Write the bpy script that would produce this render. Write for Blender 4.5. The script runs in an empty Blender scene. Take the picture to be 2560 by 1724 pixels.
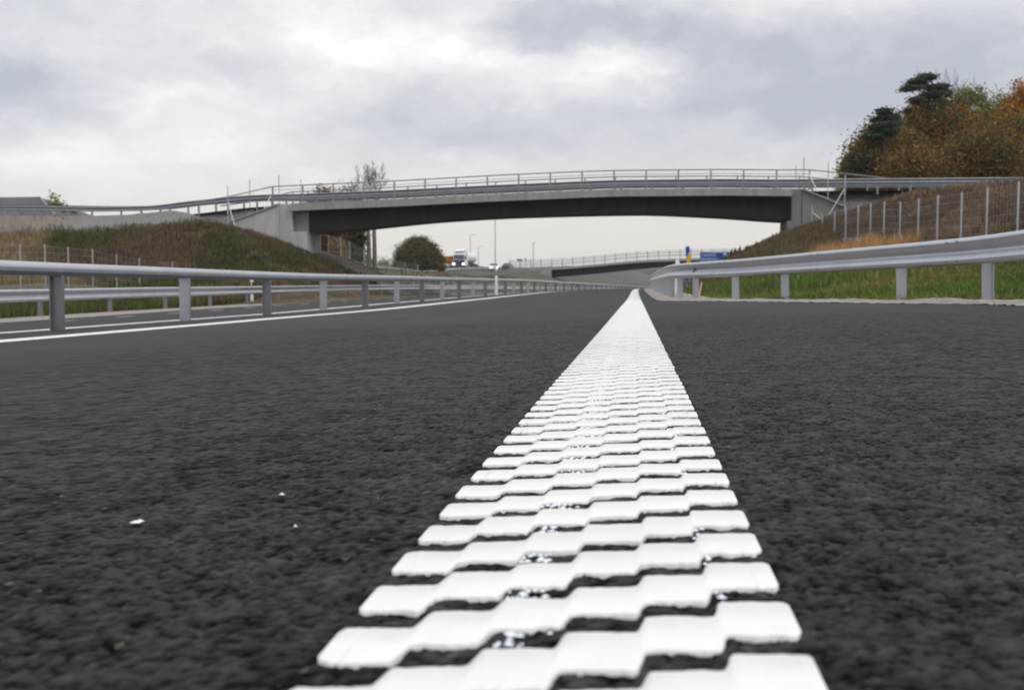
import bpy, bmesh, math, random
import numpy as np
from mathutils import Vector, Matrix, noise as mnoise
random.seed(7); rng = np.random.default_rng(11)
C = bpy.context.scene.collection
SC = bpy.context.scene

# ------------------------------------------------------------------ camera
F = 2900.0; W0, H0 = 2560.0, 1724.0; VPX, VPY = 1590.0, 704.0
a_ = (VPX-W0/2)/F; b_ = (H0/2-VPY)/F
PITCH = -math.atan(b_); YAW = math.atan(a_/math.sqrt(1+b_*b_))
cam = bpy.data.cameras.new('camera'); co = bpy.data.objects.new('camera', cam); C.objects.link(co)
co.location = (0, 0, 0); co.rotation_euler = (math.pi/2+PITCH, 0, YAW)
cam.sensor_width = 36; cam.lens = F/W0*36; cam.clip_start = 0.05; cam.clip_end = 6000
cam.dof.use_dof = True; cam.dof.focus_distance = 2.5; cam.dof.aperture_fstop = 9.5
SC.camera = co
SC.render.resolution_x = 1024; SC.render.resolution_y = 689
SC.view_settings.view_transform = 'Standard'; SC.view_settings.look = 'None'
SC.view_settings.exposure = 0.13; SC.view_settings.gamma = 1.0
RC = np.array(co.rotation_euler.to_matrix())

# a point of the place seen at picture position (px,py): at depth D, or on a plane of constant y / x
def ray(px, py): return RC @ np.array([(px-W0/2)/F, (H0/2-py)/F, -1.0])
def atD(px, py, D): return ray(px, py)*D
def atY(px, py, Y=74.0): r = ray(px, py); return r*(Y/r[1])
def atX(px, py, X): r = ray(px, py); return r*(X/r[0])

# ------------------------------------------------------------------ world: overcast sky
SUN_EL, SUN_AZ = math.radians(38), math.radians(115)    # azimuth clockwise from +Y
def make_world():
    w = bpy.data.worlds.new('World'); SC.world = w; w.use_nodes = True
    nt = w.node_tree; N = nt.nodes; L = nt.links; N.clear()
    def nd(t, **k):
        n = N.new(t)
        for a, v in k.items(): setattr(n, a, v)
        return n
    def math_(op, a, b=None, c=None, clamp=False):
        n = nd('ShaderNodeMath', operation=op, use_clamp=clamp)
        for i, v in enumerate((a, b, c)):
            if v is None: continue
            if isinstance(v, (int, float)): n.inputs[i].default_value = v
            else: L.new(v, n.inputs[i])
        return n.outputs[0]
    tc = nd('ShaderNodeTexCoord'); nrm = nd('ShaderNodeVectorMath', operation='NORMALIZE')
    L.new(tc.outputs['Generated'], nrm.inputs[0])
    # domain warp
    mp = nd('ShaderNodeMapping'); mp.inputs['Scale'].default_value = (1, 1, 1.9)
    L.new(nrm.outputs[0], mp.inputs['Vector'])
    wn = nd('ShaderNodeTexNoise'); wn.inputs['Scale'].default_value = 7.0; wn.inputs['Detail'].default_value = 7; wn.inputs['Roughness'].default_value = .66
    L.new(mp.outputs[0], wn.inputs['Vector'])
    sub = nd('ShaderNodeVectorMath', operation='SUBTRACT'); L.new(wn.outputs['Color'], sub.inputs[0]); sub.inputs[1].default_value = (.5, .5, .5)
    scl = nd('ShaderNodeVectorMath', operation='MULTIPLY'); L.new(sub.outputs[0], scl.inputs[0]); scl.inputs[1].default_value = (.16, .16, .085)
    add = nd('ShaderNodeVectorMath', operation='ADD'); L.new(nrm.outputs[0], add.inputs[0]); L.new(scl.outputs[0], add.inputs[1])
    sep = nd('ShaderNodeSeparateXYZ'); L.new(add.outputs[0], sep.inputs[0])
    az = math_('ARCTAN2', sep.outputs[0], sep.outputs[1])
    comb = nd('ShaderNodeCombineXYZ'); L.new(az, comb.inputs[0]); L.new(sep.outputs[2], comb.inputs[1])
    sep0 = nd('ShaderNodeSeparateXYZ'); L.new(nrm.outputs[0], sep0.inputs[0]); el = sep0.outputs[2]
    # cloud banks: (picture x, y, sx, sy, amp) -> direction
    banks = [(300,330,330,90,.20),(700,430,330,70,.12),(1480,230,130,40,.18),(120,110,130,50,.10),(980,230,90,50,-.12),(770,70,170,60,.32),(880,150,110,50,.22),(360,235,130,36,.20),(560,300,180,70,.12),(1080,90,90,45,.30),(1240,125,110,40,.30),
             (1560,165,130,40,.42),(1250,170,260,90,.18),(60,380,160,60,.16),
             (60,225,190,50,-.34),(1450,85,260,48,-.42),(1800,120,260,50,-.26),(2060,240,300,90,-.36),(2500,250,300,160,-.22),
             (1050,345,380,55,-.26),(560,190,150,36,-.20),(250,60,260,60,-.08),(1650,330,330,50,-.12),(2350,60,300,60,-.1),(1700,245,130,40,-.2)]
    tot = None
    for px, py, sx, sy, amp in banks:
        r = ray(px, py); r = r/np.linalg.norm(r)
        c = (math.atan2(r[0], r[1]), r[2], 0)
        s1 = nd('ShaderNodeVectorMath', operation='SUBTRACT'); L.new(comb.outputs[0], s1.inputs[0]); s1.inputs[1].default_value = c
        s2 = nd('ShaderNodeVectorMath', operation='MULTIPLY'); L.new(s1.outputs[0], s2.inputs[0]); s2.inputs[1].default_value = (F/sx/1.25, F/sy/1.25, 0)
        s3 = nd('ShaderNodeVectorMath', operation='DOT_PRODUCT'); L.new(s2.outputs[0], s3.inputs[0]); L.new(s2.outputs[0], s3.inputs[1])
        e = math_('POWER', 2.71828, math_('MULTIPLY', s3.outputs['Value'], -1.0))
        e = math_('MULTIPLY', e, amp)
        tot = e if tot is None else math_('ADD', tot, e)
    fb = nd('ShaderNodeTexNoise'); fb.inputs['Scale'].default_value = 4.2; fb.inputs['Detail'].default_value = 9; fb.inputs['Roughness'].default_value = .64
    mp2 = nd('ShaderNodeMapping'); mp2.inputs['Scale'].default_value = (1, 1, 2.6); L.new(add.outputs[0], mp2.inputs['Vector']); L.new(mp2.outputs[0], fb.inputs['Vector'])
    fbv = math_('MULTIPLY', math_('SUBTRACT', fb.outputs['Fac'], .5), .95)
    f2 = nd('ShaderNodeTexNoise'); f2.inputs['Scale'].default_value = 13; f2.inputs['Detail'].default_value = 8; f2.inputs['Roughness'].default_value = .62
    mp3 = nd('ShaderNodeMapping'); mp3.inputs['Scale'].default_value = (1, 1, 2.0); mp3.inputs['Location'].default_value = (3.1, 1.7, .4); L.new(add.outputs[0], mp3.inputs['Vector']); L.new(mp3.outputs[0], f2.inputs['Vector'])
    f2v = math_('MULTIPLY', math_('SUBTRACT', f2.outputs['Fac'], .5), .55)
    v = math_('ADD', math_('ADD', math_('ADD', tot, fbv), f2v), .49)
    ramp = nd('ShaderNodeValToRGB'); cr = ramp.color_ramp
    cr.elements[0].position = .10; cr.elements[0].color = (.46, .485, .545, 1)
    cr.elements[1].position = .95; cr.elements[1].color = (.97, .97, .97, 1)
    e = cr.elements.new(.5); e.color = (.67, .68, .705, 1)
    e = cr.elements.new(.72); e.color = (.80, .805, .82, 1)
    L.new(v, ramp.inputs[0])
    # warm pale band near the horizon
    hz = nd('ShaderNodeMapRange'); hz.interpolation_type = 'SMOOTHSTEP'
    hz.inputs[1].default_value = .015; hz.inputs[2].default_value = .14; hz.inputs[3].default_value = .9; hz.inputs[4].default_value = 0
    L.new(el, hz.inputs[0])
    mx = nd('ShaderNodeMix', data_type='RGBA'); L.new(hz.outputs[0], mx.inputs['Factor']); L.new(ramp.outputs[0], mx.inputs['A']); mx.inputs['B'].default_value = (.745, .705, .65, 1)
    # the overcast dome is brighter overhead
    zb = nd('ShaderNodeMapRange'); zb.interpolation_type = 'SMOOTHSTEP'
    zb.inputs[1].default_value = .26; zb.inputs[2].default_value = .95; zb.inputs[3].default_value = 1.0; zb.inputs[4].default_value = 2.15
    L.new(el, zb.inputs[0])
    vs = nd('ShaderNodeVectorMath', operation='SCALE'); L.new(mx.outputs['Result'], vs.inputs[0]); L.new(zb.outputs[0], vs.inputs['Scale'])
    bg = nd('ShaderNodeBackground'); L.new(vs.outputs[0], bg.inputs['Color']); bg.inputs['Strength'].default_value = 1.06
    sky = nd('ShaderNodeTexSky'); sky.sky_type = 'NISHITA'; sky.sun_disc = False; sky.sun_elevation = SUN_EL; sky.sun_rotation = SUN_AZ
    bg2 = nd('ShaderNodeBackground'); L.new(sky.outputs[0], bg2.inputs['Color']); bg2.inputs['Strength'].default_value = .08
    ms = nd('ShaderNodeMixShader'); ms.inputs[0].default_value = .06
    L.new(bg.outputs[0], ms.inputs[1]); L.new(bg2.outputs[0], ms.inputs[2])
    out = nd('ShaderNodeOutputWorld'); L.new(ms.outputs[0], out.inputs['Surface'])
make_world()
sl = bpy.data.lights.new('sun', 'SUN'); sl.energy = 1.0; sl.angle = math.radians(18); sl.color = (1, .965, .92)
so = bpy.data.objects.new('sun', sl); C.objects.link(so)
sd = Vector((math.sin(SUN_AZ)*math.cos(SUN_EL), math.cos(SUN_AZ)*math.cos(SUN_EL), math.sin(SUN_EL)))
so.rotation_euler = sd.to_track_quat('Z', 'Y').to_euler(); so.location = (30, -20, 60)

# ------------------------------------------------------------------ helpers
def tag(o, label=None, cat=None, group=None, kind=None):
    if label: o['label'] = label
    if cat: o['category'] = cat
    if group: o['group'] = group
    if kind: o['kind'] = kind
    return o
def empty(name, loc=(0, 0, 0), rz=0.0):
    o = bpy.data.objects.new(name, None); C.objects.link(o); o.location = loc; o.rotation_euler = (0, 0, rz); o.empty_display_size = .3
    return o
def np_mesh(name, V, Q, mats, parent=None, smooth=False, colors=None, uvs=None):
    """V (n,3), Q (m,k) k=3/4"""
    V = np.asarray(V, dtype=np.float32); Q = np.asarray(Q, dtype=np.int32)
    me = bpy.data.meshes.new(name); k = Q.shape[1]
    me.vertices.add(len(V)); me.vertices.foreach_set('co', V.ravel())
    me.loops.add(Q.size); me.loops.foreach_set('vertex_index', Q.ravel())
    me.polygons.add(len(Q)); me.polygons.foreach_set('loop_start', np.arange(0, Q.size, k, dtype=np.int32))
    me.update(calc_edges=True)
    if smooth: me.polygons.foreach_set('use_smooth', np.ones(len(Q), dtype=bool))
    if colors is not None:
        at = me.color_attributes.new('col', 'FLOAT_COLOR', 'POINT')
        c4 = np.ones((len(V), 4), dtype=np.float32); c4[:, :3] = colors; at.data.foreach_set('color', c4.ravel())
    for m in (mats if isinstance(mats, (list, tuple)) else [mats]): me.materials.append(m)
    o = bpy.data.objects.new(name, me); C.objects.link(o)
    if parent: o.parent = parent
    return o
class MB:
    def __init__(s): s.v = []; s.f = []; s.m = []; s.sm = []
    def addv(s, vs, fs, mi=0, sm=False):
        n = len(s.v); s.v += [tuple(map(float, p)) for p in vs]
        for f in fs: s.f.append([n+i for i in f]); s.m.append(mi); s.sm.append(sm)
    def box(s, x0, x1, y0, y1, z0, z1, mi=0):
        s.addv([(x0,y0,z0),(x1,y0,z0),(x1,y1,z0),(x0,y1,z0),(x0,y0,z1),(x1,y0,z1),(x1,y1,z1),(x0,y1,z1)],
               [(3,2,1,0),(4,5,6,7),(0,1,5,4),(1,2,6,5),(2,3,7,6),(3,0,4,7)], mi)
    def hexa(s, b, t, mi=0):   # two quads (bottom, top), counterclockwise from above
        s.addv(list(b)+list(t), [(3,2,1,0),(4,5,6,7),(0,1,5,4),(1,2,6,5),(2,3,7,6),(3,0,4,7)], mi)
    def tube(s, p, q, r, r2=None, n=8, mi=0, cap=True, sm=True):
        p = Vector(p); q = Vector(q); d = (q-p)
        if d.length < 1e-6: return
        d.normalize(); u = d.orthogonal().normalized(); w = d.cross(u); r2 = r if r2 is None else r2
        vs = []
        for c, rr in ((p, r), (q, r2)):
            for i in range(n):
                a = 2*math.pi*i/n; vs.append(c+u*math.cos(a)*rr+w*math.sin(a)*rr)
        fs = [(i, (i+1) % n, n+(i+1) % n, n+i) for i in range(n)]
        s.addv(vs, fs, mi, sm)
        if cap: s.addv(vs, [tuple(range(n-1, -1, -1)), tuple(range(n, 2*n))], mi)
    def bar(s, p, q, w, h, mi=0):   # rectangular bar, h measured upwards
        p = Vector(p); q = Vector(q); d = (q-p).normalized(); sd = d.cross(Vector((0, 0, 1)))
        if sd.length < 1e-4: sd = Vector((1, 0, 0))
        sd.normalize(); up = sd.cross(d).normalized(); vs = []
        for c in (p, q):
            for a, b in ((-1,-1),(1,-1),(1,1),(-1,1)): vs.append(c+sd*a*w/2+up*b*h/2)
        s.addv(vs, [(3,2,1,0),(4,5,6,7),(0,1,5,4),(1,2,6,5),(2,3,7,6),(3,0,4,7)], mi)
    def prism(s, pts, axis, t0, t1, mi=0):
        """polygon pts in the plane normal to axis, extruded t0..t1"""
        def P(p, t):
            if axis == 'x': return (t, p[0], p[1])
            if axis == 'y': return (p[0], t, p[1])
            return (p[0], p[1], t)
        n = len(pts); vs = [P(p, t0) for p in pts]+[P(p, t1) for p in pts]
        fs = [(i, (i+1) % n, n+(i+1) % n, n+i) for i in range(n)]+[tuple(range(n-1, -1, -1)), tuple(range(n, 2*n))]
        s.addv(vs, fs, mi)
    def sweep(s, path, prof, mi=0, closed=True, sm=False):
        """profile (side,up) swept along a path; side = to the right of travel, horizontal"""
        path = [Vector(p) for p in path]; n = len(prof); vs = []
        for i, p in enumerate(path):
            a = path[max(i-1, 0)]; b = path[min(i+1, len(path)-1)]; d = (b-a); d.z = 0; d.normalize(); r = Vector((d.y, -d.x, 0))
            for u, v in prof: vs.append(p+r*u+Vector((0, 0, v)))
        fs = []
        for i in range(len(path)-1):
            for j in range(n if closed else n-1):
                k = (j+1) % n; fs.append((i*n+j, i*n+k, (i+1)*n+k, (i+1)*n+j))
        if closed:
            fs.append(tuple(range(n-1, -1, -1))); m = (len(path)-1)*n; fs.append(tuple(range(m, m+n)))
        s.addv(vs, fs, mi, sm)
    def build(s, name, mats, parent=None, bevel=0):
        me = bpy.data.meshes.new(name); me.from_pydata(s.v, [], s.f)
        for m in (mats if isinstance(mats, (list, tuple)) else [mats]): me.materials.append(m)
        me.polygons.foreach_set('material_index', s.m); me.polygons.foreach_set('use_smooth', s.sm)
        bm = bmesh.new(); bm.from_mesh(me); bmesh.ops.recalc_face_normals(bm, faces=bm.faces); bm.to_mesh(me); bm.free()
        me.update(); o = bpy.data.objects.new(name, me); C.objects.link(o)
        if bevel:
            b = o.modifiers.new('bevel', 'BEVEL'); b.width = bevel; b.segments = 2; b.limit_method = 'ANGLE'
        if parent: o.parent = parent
        return o

# ------------------------------------------------------------------ materials
class NT:
    def __init__(s, name):
        s.mat = bpy.data.materials.new(name); s.mat.use_nodes = True; s.nt = s.mat.node_tree
        s.b = s.nt.nodes['Principled BSDF']; s.geo = s.nt.nodes.new('ShaderNodeNewGeometry')
        s.pos = s.geo.outputs['Position']
    def n(s, t, **k):
        x = s.nt.nodes.new(t)
        for a, v in k.items(): setattr(x, a, v)
        return x
    def l(s, a, b): s.nt.links.new(a, b)
    def scaled(s, sc):
        m = s.n('ShaderNodeMapping'); m.inputs['Scale'].default_value = sc; s.l(s.pos, m.inputs['Vector']); return m.outputs[0]
    def noise(s, scale, detail=4, rough=.55, vec=None):
        x = s.n('ShaderNodeTexNoise'); x.inputs['Scale'].default_value = scale; x.inputs['Detail'].default_value = detail; x.inputs['Roughness'].default_value = rough
        s.l(vec or s.pos, x.inputs['Vector']); return x.outputs['Fac']
    def voro(s, scale, feature='F1', vec=None, out='Distance'):
        x = s.n('ShaderNodeTexVoronoi', feature=feature); x.inputs['Scale'].default_value = scale; s.l(vec or s.pos, x.inputs['Vector']); return x.outputs[out]
    def ramp(s, fac, stops):
        r = s.n('ShaderNodeValToRGB'); cr = r.color_ramp
        while len(cr.elements) < len(stops): cr.elements.new(.5)
        for e, (p, c) in zip(cr.elements, stops):
            e.position = p; e.color = (c, c, c, 1) if isinstance(c, (int, float)) else (*c, 1)
        s.l(fac, r.inputs[0]); return r.outputs[0]
    def mix(s, fac, a, b, mode='MIX'):
        m = s.n('ShaderNodeMix', data_type='RGBA', blend_type=mode)
        for v, k in ((fac, 'Factor'), (a, 'A'), (b, 'B')):
            if isinstance(v, (int, float)): m.inputs[k].default_value = v
            elif isinstance(v, tuple): m.inputs[k].default_value = (*v, 1)
            else: s.l(v, m.inputs[k])
        return m.outputs['Result']
    def bump(s, h, strength, dist, prev=None):
        b = s.n('ShaderNodeBump'); b.inputs['Strength'].default_value = strength; b.inputs['Distance'].default_value = dist
        s.l(h, b.inputs['Height'])
        if prev: s.l(prev, b.inputs['Normal'])
        return b.outputs[0]
    def attr(s):
        a = s.n('ShaderNodeVertexColor'); a.layer_name = 'col'; return a.outputs['Color']
    def out(s, col=None, rough=.6, metal=0, spec=.5, normal=None, specfac=None):
        if specfac is not None:
            q = s.mix(1.0, specfac, (spec,)*3, 'MULTIPLY'); s.l(q, s.b.inputs['Specular IOR Level'])
        if col is not None:
            if isinstance(col, tuple): s.b.inputs['Base Color'].default_value = (*col, 1)
            else: s.l(col, s.b.inputs['Base Color'])
        if isinstance(rough, (int, float)): s.b.inputs['Roughness'].default_value = rough
        else: s.l(rough, s.b.inputs['Roughness'])
        s.b.inputs['Metallic'].default_value = metal; s.b.inputs['Specular IOR Level'].default_value = spec
        if normal: s.l(normal, s.b.inputs['Normal'])
        return s.mat
def paint(name, col, rough=.45, metal=0, var=.12, spec=.5, scale=3.0):
    t = NT(name); n = t.noise(scale, 5)
    c = t.mix(n, tuple(x*(1-var) for x in col), tuple(min(1, x*(1+var)) for x in col)); return t.out(c, rough, metal, spec)
M = {}
def mat_asphalt(name='asphalt'):
    t = NT(name)
    big = t.noise(.35, 5); streak = t.noise(1.0, 5, .6, t.scaled((1.6, .12, 1)))
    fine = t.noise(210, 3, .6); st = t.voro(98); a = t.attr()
    c = t.ramp(fine, [(.3, (.0045, .0043, .0044)), (.7, (.0150, .0143, .0147))])
    c = t.mix(.45, c, t.ramp(st, [(.0, (.0200, .0192, .0196)), (.75, (.003, .003, .0032))]))
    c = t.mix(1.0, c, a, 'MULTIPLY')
    c = t.mix(.9, c, t.ramp(big, [(.3, .6), (.7, 1.4)]), 'MULTIPLY')
    c = t.mix(.9, c, t.ramp(streak, [(.35, .65), (.68, 1.5)]), 'MULTIPLY')
    c = t.mix(.8, c, t.ramp(t.noise(1.2, 5, .7, t.scaled((.25, 1.0, 1))), [(.35, .7), (.7, 1.4)]), 'MULTIPLY')
    cell = t.voro(170, out='Color'); sepc = t.n('ShaderNodeSeparateColor'); t.l(cell, sepc.inputs[0])
    c = t.mix(t.ramp(sepc.outputs[0], [(.9955, 0.0), (.997, .8)]), c, (.11, .09, .065))
    c = t.mix(t.ramp(sepc.outputs[1], [(.80, 0.0), (.95, .5)]), c, (.036, .034, .035))
    d = t.noise(.22, 4, .6, t.scaled((.5, 2.2, 1))); c = t.mix(t.ramp(d, [(.58, 0.0), (.72, .30)]), c, (.07, .065, .06))
    n1 = t.bump(t.noise(260, 3, .7), .6, .0012); n2 = t.bump(st, .8, .0020, n1); n3 = t.bump(t.noise(45, 4, .6), .5, .004, n2); n3 = t.bump(t.noise(14, 4, .7), .25, .006, n3)
    return t.out(c, t.ramp(fine, [(.2, .56), (.8, .80)]), 0, .21, n3, a)  # specular follows the same tone, standing in for shadow in the pits
M['asphalt'] = mat_asphalt()
def mat_line():
    t = NT('road_paint'); n = t.noise(30, 5, .6); s = t.noise(3.5, 5)
    c = t.mix(n, (.64, .63, .60), (.72, .71, .68)); c = t.mix(t.ramp(s, [(.50, 0.0), (.78, .45)]), c, (.50, .49, .46))
    sp = t.ramp(t.noise(260, 3), [(.66, 0.0), (.72, .55)]); c = t.mix(sp, c, (.45, .44, .42))
    nn = t.bump(t.noise(70, 3), .25, .002); nn = t.bump(t.noise(400, 2), .2, .0006, nn)
    return t.out(c, .38, 0, .5, nn)
M['line'] = mat_line()
def mat_steel(name, c0, c1, rough=.42, metal=.75):
    t = NT(name); v = t.voro(38, out='Color'); s = t.n('ShaderNodeSeparateColor'); t.l(v, s.inputs[0])
    sp = t.noise(3, 4, .6); n = t.noise(1.6, 4, .6)
    c = t.mix(n, c0, c1); st = t.noise(4, 5, .7, t.scaled((1, 1, .25))); c = t.mix(t.ramp(st, [(.5, 0.0), (.8, .35)]), c, tuple(x*.72 for x in c0))
    return t.out(c, t.ramp(sp, [(.2, rough-.02), (.8, rough+.04)]), metal, .5, None)
M['steel'] = mat_steel('galvanised_steel', (.38, .40, .435), (.56, .585, .625), .30, .88)
M['steel_dull'] = mat_steel('dull_galvanised_steel', (.21, .22, .24), (.32, .33, .35), .4, .8)
M['steel_dark'] = mat_steel('weathered_steel', (.20, .21, .22), (.32, .33, .34), .6, .4)
M['wire'] = mat_steel('wire', (.42, .43, .44), (.55, .56, .57), .55, .5)
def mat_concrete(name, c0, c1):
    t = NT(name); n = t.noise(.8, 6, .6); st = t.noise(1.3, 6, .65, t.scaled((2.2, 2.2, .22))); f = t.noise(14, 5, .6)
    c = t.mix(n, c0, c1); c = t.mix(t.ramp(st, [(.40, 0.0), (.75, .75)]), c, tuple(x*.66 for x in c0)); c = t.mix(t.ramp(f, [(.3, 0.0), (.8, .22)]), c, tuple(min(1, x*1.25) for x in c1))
    # formwork board joints
    sp = t.n('ShaderNodeSeparateXYZ'); t.l(t.pos, sp.inputs[0])
    w = t.n('ShaderNodeMath', operation='FRACT'); m = t.n('ShaderNodeMath', operation='MULTIPLY'); t.l(sp.outputs[0], m.inputs[0]); m.inputs[1].default_value = .82; t.l(m.outputs[0], w.inputs[0])
    c = t.mix(t.ramp(w.outputs[0], [(.0, .35), (.022, 0.0)]), c, tuple(x*.6 for x in c0))
    return t.out(c, .82, 0, .3, t.bump(f, .3, .01))
M['concrete'] = mat_concrete('concrete', (.25, .245, .235), (.34, .335, .325))
M['concrete_shaded'] = mat_concrete('shaded_girder_concrete', (.028, .0265, .025), (.047, .044, .042))  # shade beneath the deck put into a near-black concrete colour
M['concrete_lit'] = mat_concrete('lit_concrete', (.36, .355, .345), (.46, .455, .445))  # left abutment and wing: stronger light on them put into a paler colour
M['concrete_shade_side'] = mat_concrete('shade_side_concrete', (.17, .168, .16), (.24, .236, .228))  # right abutment and wing: turned from the light, shade put into the colour
def mat_ground():
    t = NT('soil_and_gravel'); c = t.attr(); n = t.noise(6, 6, .7); g = t.voro(7.5); f = t.noise(32, 4)
    c = t.mix(.8, c, t.ramp(n, [(.25, .5), (.75, 1.5)]), 'MULTIPLY'); c = t.mix(.6, c, t.ramp(g, [(.0, 1.35), (.7, .55)]), 'MULTIPLY')
    nn = t.bump(g, .8, .08); nn = t.bump(f, .5, .03, nn); return t.out(c, .95, 0, .15, nn)
M['ground'] = mat_ground()
def mat_gravel():
    t = NT('shoulder_gravel'); v = t.voro(55, out='Color'); s = t.n('ShaderNodeSeparateColor'); t.l(v, s.inputs[0]); d = t.voro(55)
    c = t.ramp(s.outputs[0], [(0, (.19, .16, .145)), (.4, (.33, .285, .26)), (.75, (.43, .39, .36)), (1, (.25, .25, .25))])
    c = t.mix(.6, c, t.ramp(d, [(.2, 1.2), (.8, .45)]), 'MULTIPLY'); return t.out(c, .9, 0, .2, t.bump(d, 1, .012))
M['gravel'] = mat_gravel()
def mat_leaf(name='leaves', trans=.25, rough=.7):
    t = NT(name); c = t.attr(); n = t.noise(1.1, 3); c = t.mix(.35, c, t.ramp(n, [(.3, .6), (.7, 1.4)]), 'MULTIPLY')
    t.out(c, rough, 0, .2)
    tr = t.n('ShaderNodeBsdfTranslucent'); t.l(c, tr.inputs[0]); ms = t.n('ShaderNodeMixShader'); ms.inputs[0].default_value = trans
    t.l(t.b.outputs[0], ms.inputs[1]); t.l(tr.outputs[0], ms.inputs[2]); t.l(ms.outputs[0], t.nt.nodes['Material Output'].inputs[0]); return t.mat
M['leaf'] = mat_leaf(); M['grass'] = mat_leaf('grass_blades', .3)
M['bark'] = paint('bark', (.085, .068, .055), .9, 0, .35, .1)
M['bark_pale'] = paint('pale_bark', (.16, .135, .12), .9, 0, .4, .1, 1.0)
M['white'] = paint('white_plastic', (.78, .78, .77), .4, 0, .05)
M['black'] = paint('black_plastic', (.015, .015, .017), .4)
M['blue'] = paint('blue_sign_sheeting', (.003, .07, .32), .35, 0, .06)
M['yellow'] = paint('yellow_sign_sheeting', (.62, .36, .004), .35, 0, .06)
M['textwhite'] = paint('white_lettering', (.72, .74, .80), .4, 0, .03)
M['wood'] = paint('raw_wood', (.45, .30, .20), .8, 0, .2, .2, 20)
M['orange'] = paint('orange_paint', (.56, .19, .006), .4, 0, .08)
M['truckwhite'] = paint('truck_paint', (.62, .64, .66), .3, 0, .06)
M['grille'] = paint('dark_grille', (.07, .07, .09), .4, .2)
M['rubber'] = paint('rubber', (.02, .02, .02), .85, 0, .1, .2)
M['glass'] = paint('vehicle_glass', (.03, .045, .045), .12, 0, .1, .8)
M['carwhite'] = paint('white_car_paint', (.78, .78, .80), .25, 0, .03)
M['cardark'] = paint('dark_car_paint', (.05, .035, .05), .25, 0, .1)
M['red'] = paint('red_reflector', (.45, .03, .02), .4)
M['flower'] = paint('orange_petals', (.75, .13, .01), .6)
M['roof'] = paint('grey_sheet_roof', (.05, .055, .065), .6, .1, .15)
M['wall'] = paint('grey_render', (.18, .19, .21), .85, 0, .1)
M['bluewhite'] = paint('blue_badge', (.03, .15, .5), .4)
M['distant'] = paint('distant_wood', (.045, .055, .035), .95, 0, .4, .1, .02)
def emis(name, col, s):
    t = NT(name); t.out((.8, .8, .8), .2); t.b.inputs['Emission Color'].default_value = (*col, 1); t.b.inputs['Emission Strength'].default_value = s; return t.mat
M['lamp'] = emis('lit_headlamp', (1, .93, .8), 5.0)
def mat_screen():
    t = NT('clear_screen'); t.out((.55, .57, .58), .25)
    tr = t.n('ShaderNodeBsdfTransparent'); ms = t.n('ShaderNodeMixShader'); ms.inputs[0].default_value = .80
    t.l(t.b.outputs[0], ms.inputs[1]); t.l(tr.outputs[0], ms.inputs[2]); t.l(ms.outputs[0], t.nt.nodes['Material Output'].inputs[0]); return t.mat
M['screen'] = mat_screen()

# ------------------------------------------------------------------ road surface function
def pchip(xk, yk):
    xk = np.array(xk, float); yk = np.array(yk, float); h = np.diff(xk); d = np.diff(yk)/h; m = np.zeros_like(yk)
    for i in range(1, len(xk)-1):
        if d[i-1]*d[i] > 0:
            w1 = 2*h[i]+h[i-1]; w2 = h[i]+2*h[i-1]; m[i] = (w1+w2)/(w1/d[i-1]+w2/d[i])
    m[0] = d[0]; m[-1] = d[-1]
    def f(x):
        x = np.clip(np.asarray(x, float), xk[0], xk[-1]); i = np.clip(np.searchsorted(xk, x)-1, 0, len(xk)-2)
        t = (x-xk[i])/h[i]; t2 = t*t; t3 = t2*t
        return (2*t3-3*t2+1)*yk[i]+(t3-2*t2+t)*h[i]*m[i]+(-2*t3+3*t2)*yk[i+1]+(t3-t2)*h[i]*m[i+1]
    return f
P_ = pchip([-60,-5,0,.69,1.8,3.3,6,10,15.3,24.6,36,67,105,150,220,350,600,1800],
           [.215,.221,.222,.2244,.228,.238,.258,.284,.317,.38,.405,.44,.62,.9,1.4,2.2,4.0,9.0])
def shift(Y):
    Y = np.asarray(Y, float); a = np.clip(Y-50, 0, 100); b = np.clip(Y-150, 0, None)
    return 2.6e-4*a*a + .052*b
def S(X, Y):
    x = np.asarray(X, float)-shift(Y)
    t = np.where(x < 0, np.interp(Y, [0, 14, 34, 60], [.041, .0408, .0345, .033])*x, .023*x) + .007*(np.sqrt(x*x+.09)-np.abs(x))*-.5
    fade = np.interp(Y, [150, 400], [1, .3])
    return -P_(Y)+t*fade
XR = pchip([-60,9.7,11.3,12.8,14.5,19.9,20.8,22,34,2000],[3.3,3.3,3.34,2.9,2.4,.97,.66,.45,.42,.42])
XE = lambda Y: XR(Y)+shift(Y)
XL = -13.8
# ------------------------------------------------------------------ terrain function
zA = pchip([-300,-80,-48,-40,-36,-33,-29,-25,-21.3,-16,-7,0,5,9.2,20,60,300],[5.5,4.7,4.3,4.2,4.12,4.15,4.55,4.95,5.08,5.25,5.6,5.78,5.78,5.72,5.7,5.6,5.6])
sideL = pchip([-300,-60,-33,-29,-26.4,-21.2,-18,-16,-15.4],[8,8,6,4.4,3.47,1.85,.62,-.5,-.8])
sideR = pchip([2.0,2.8,4,5.95,9.03,10.7,12.9,16,22,300],[-.5,-.4,.45,1.40,2.85,3.4,4.05,5.1,5.7,6])
frontL = pchip([30,46,52,60,68,72.5],[-1.0,-.85,-.2,1.7,3.6,4.9])
zfenceR = pchip([-20,0,20,33,45,60,70,76,90,120],[.0,.0,.25,.6,1.2,2.05,2.9,3.4,3.6,3.0])
capR = pchip([-20,20,33,45,60,72,90,130,170],[2.3,2.4,2.6,2.85,4.0,5.1,5.2,4.5,2.5])
platL = pchip([76,85,110,150,200,235,300,500,900,1800],[1.1,1.1,1.0,.5,1.5,2.45,3.4,5.5,8.5,15])
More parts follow.
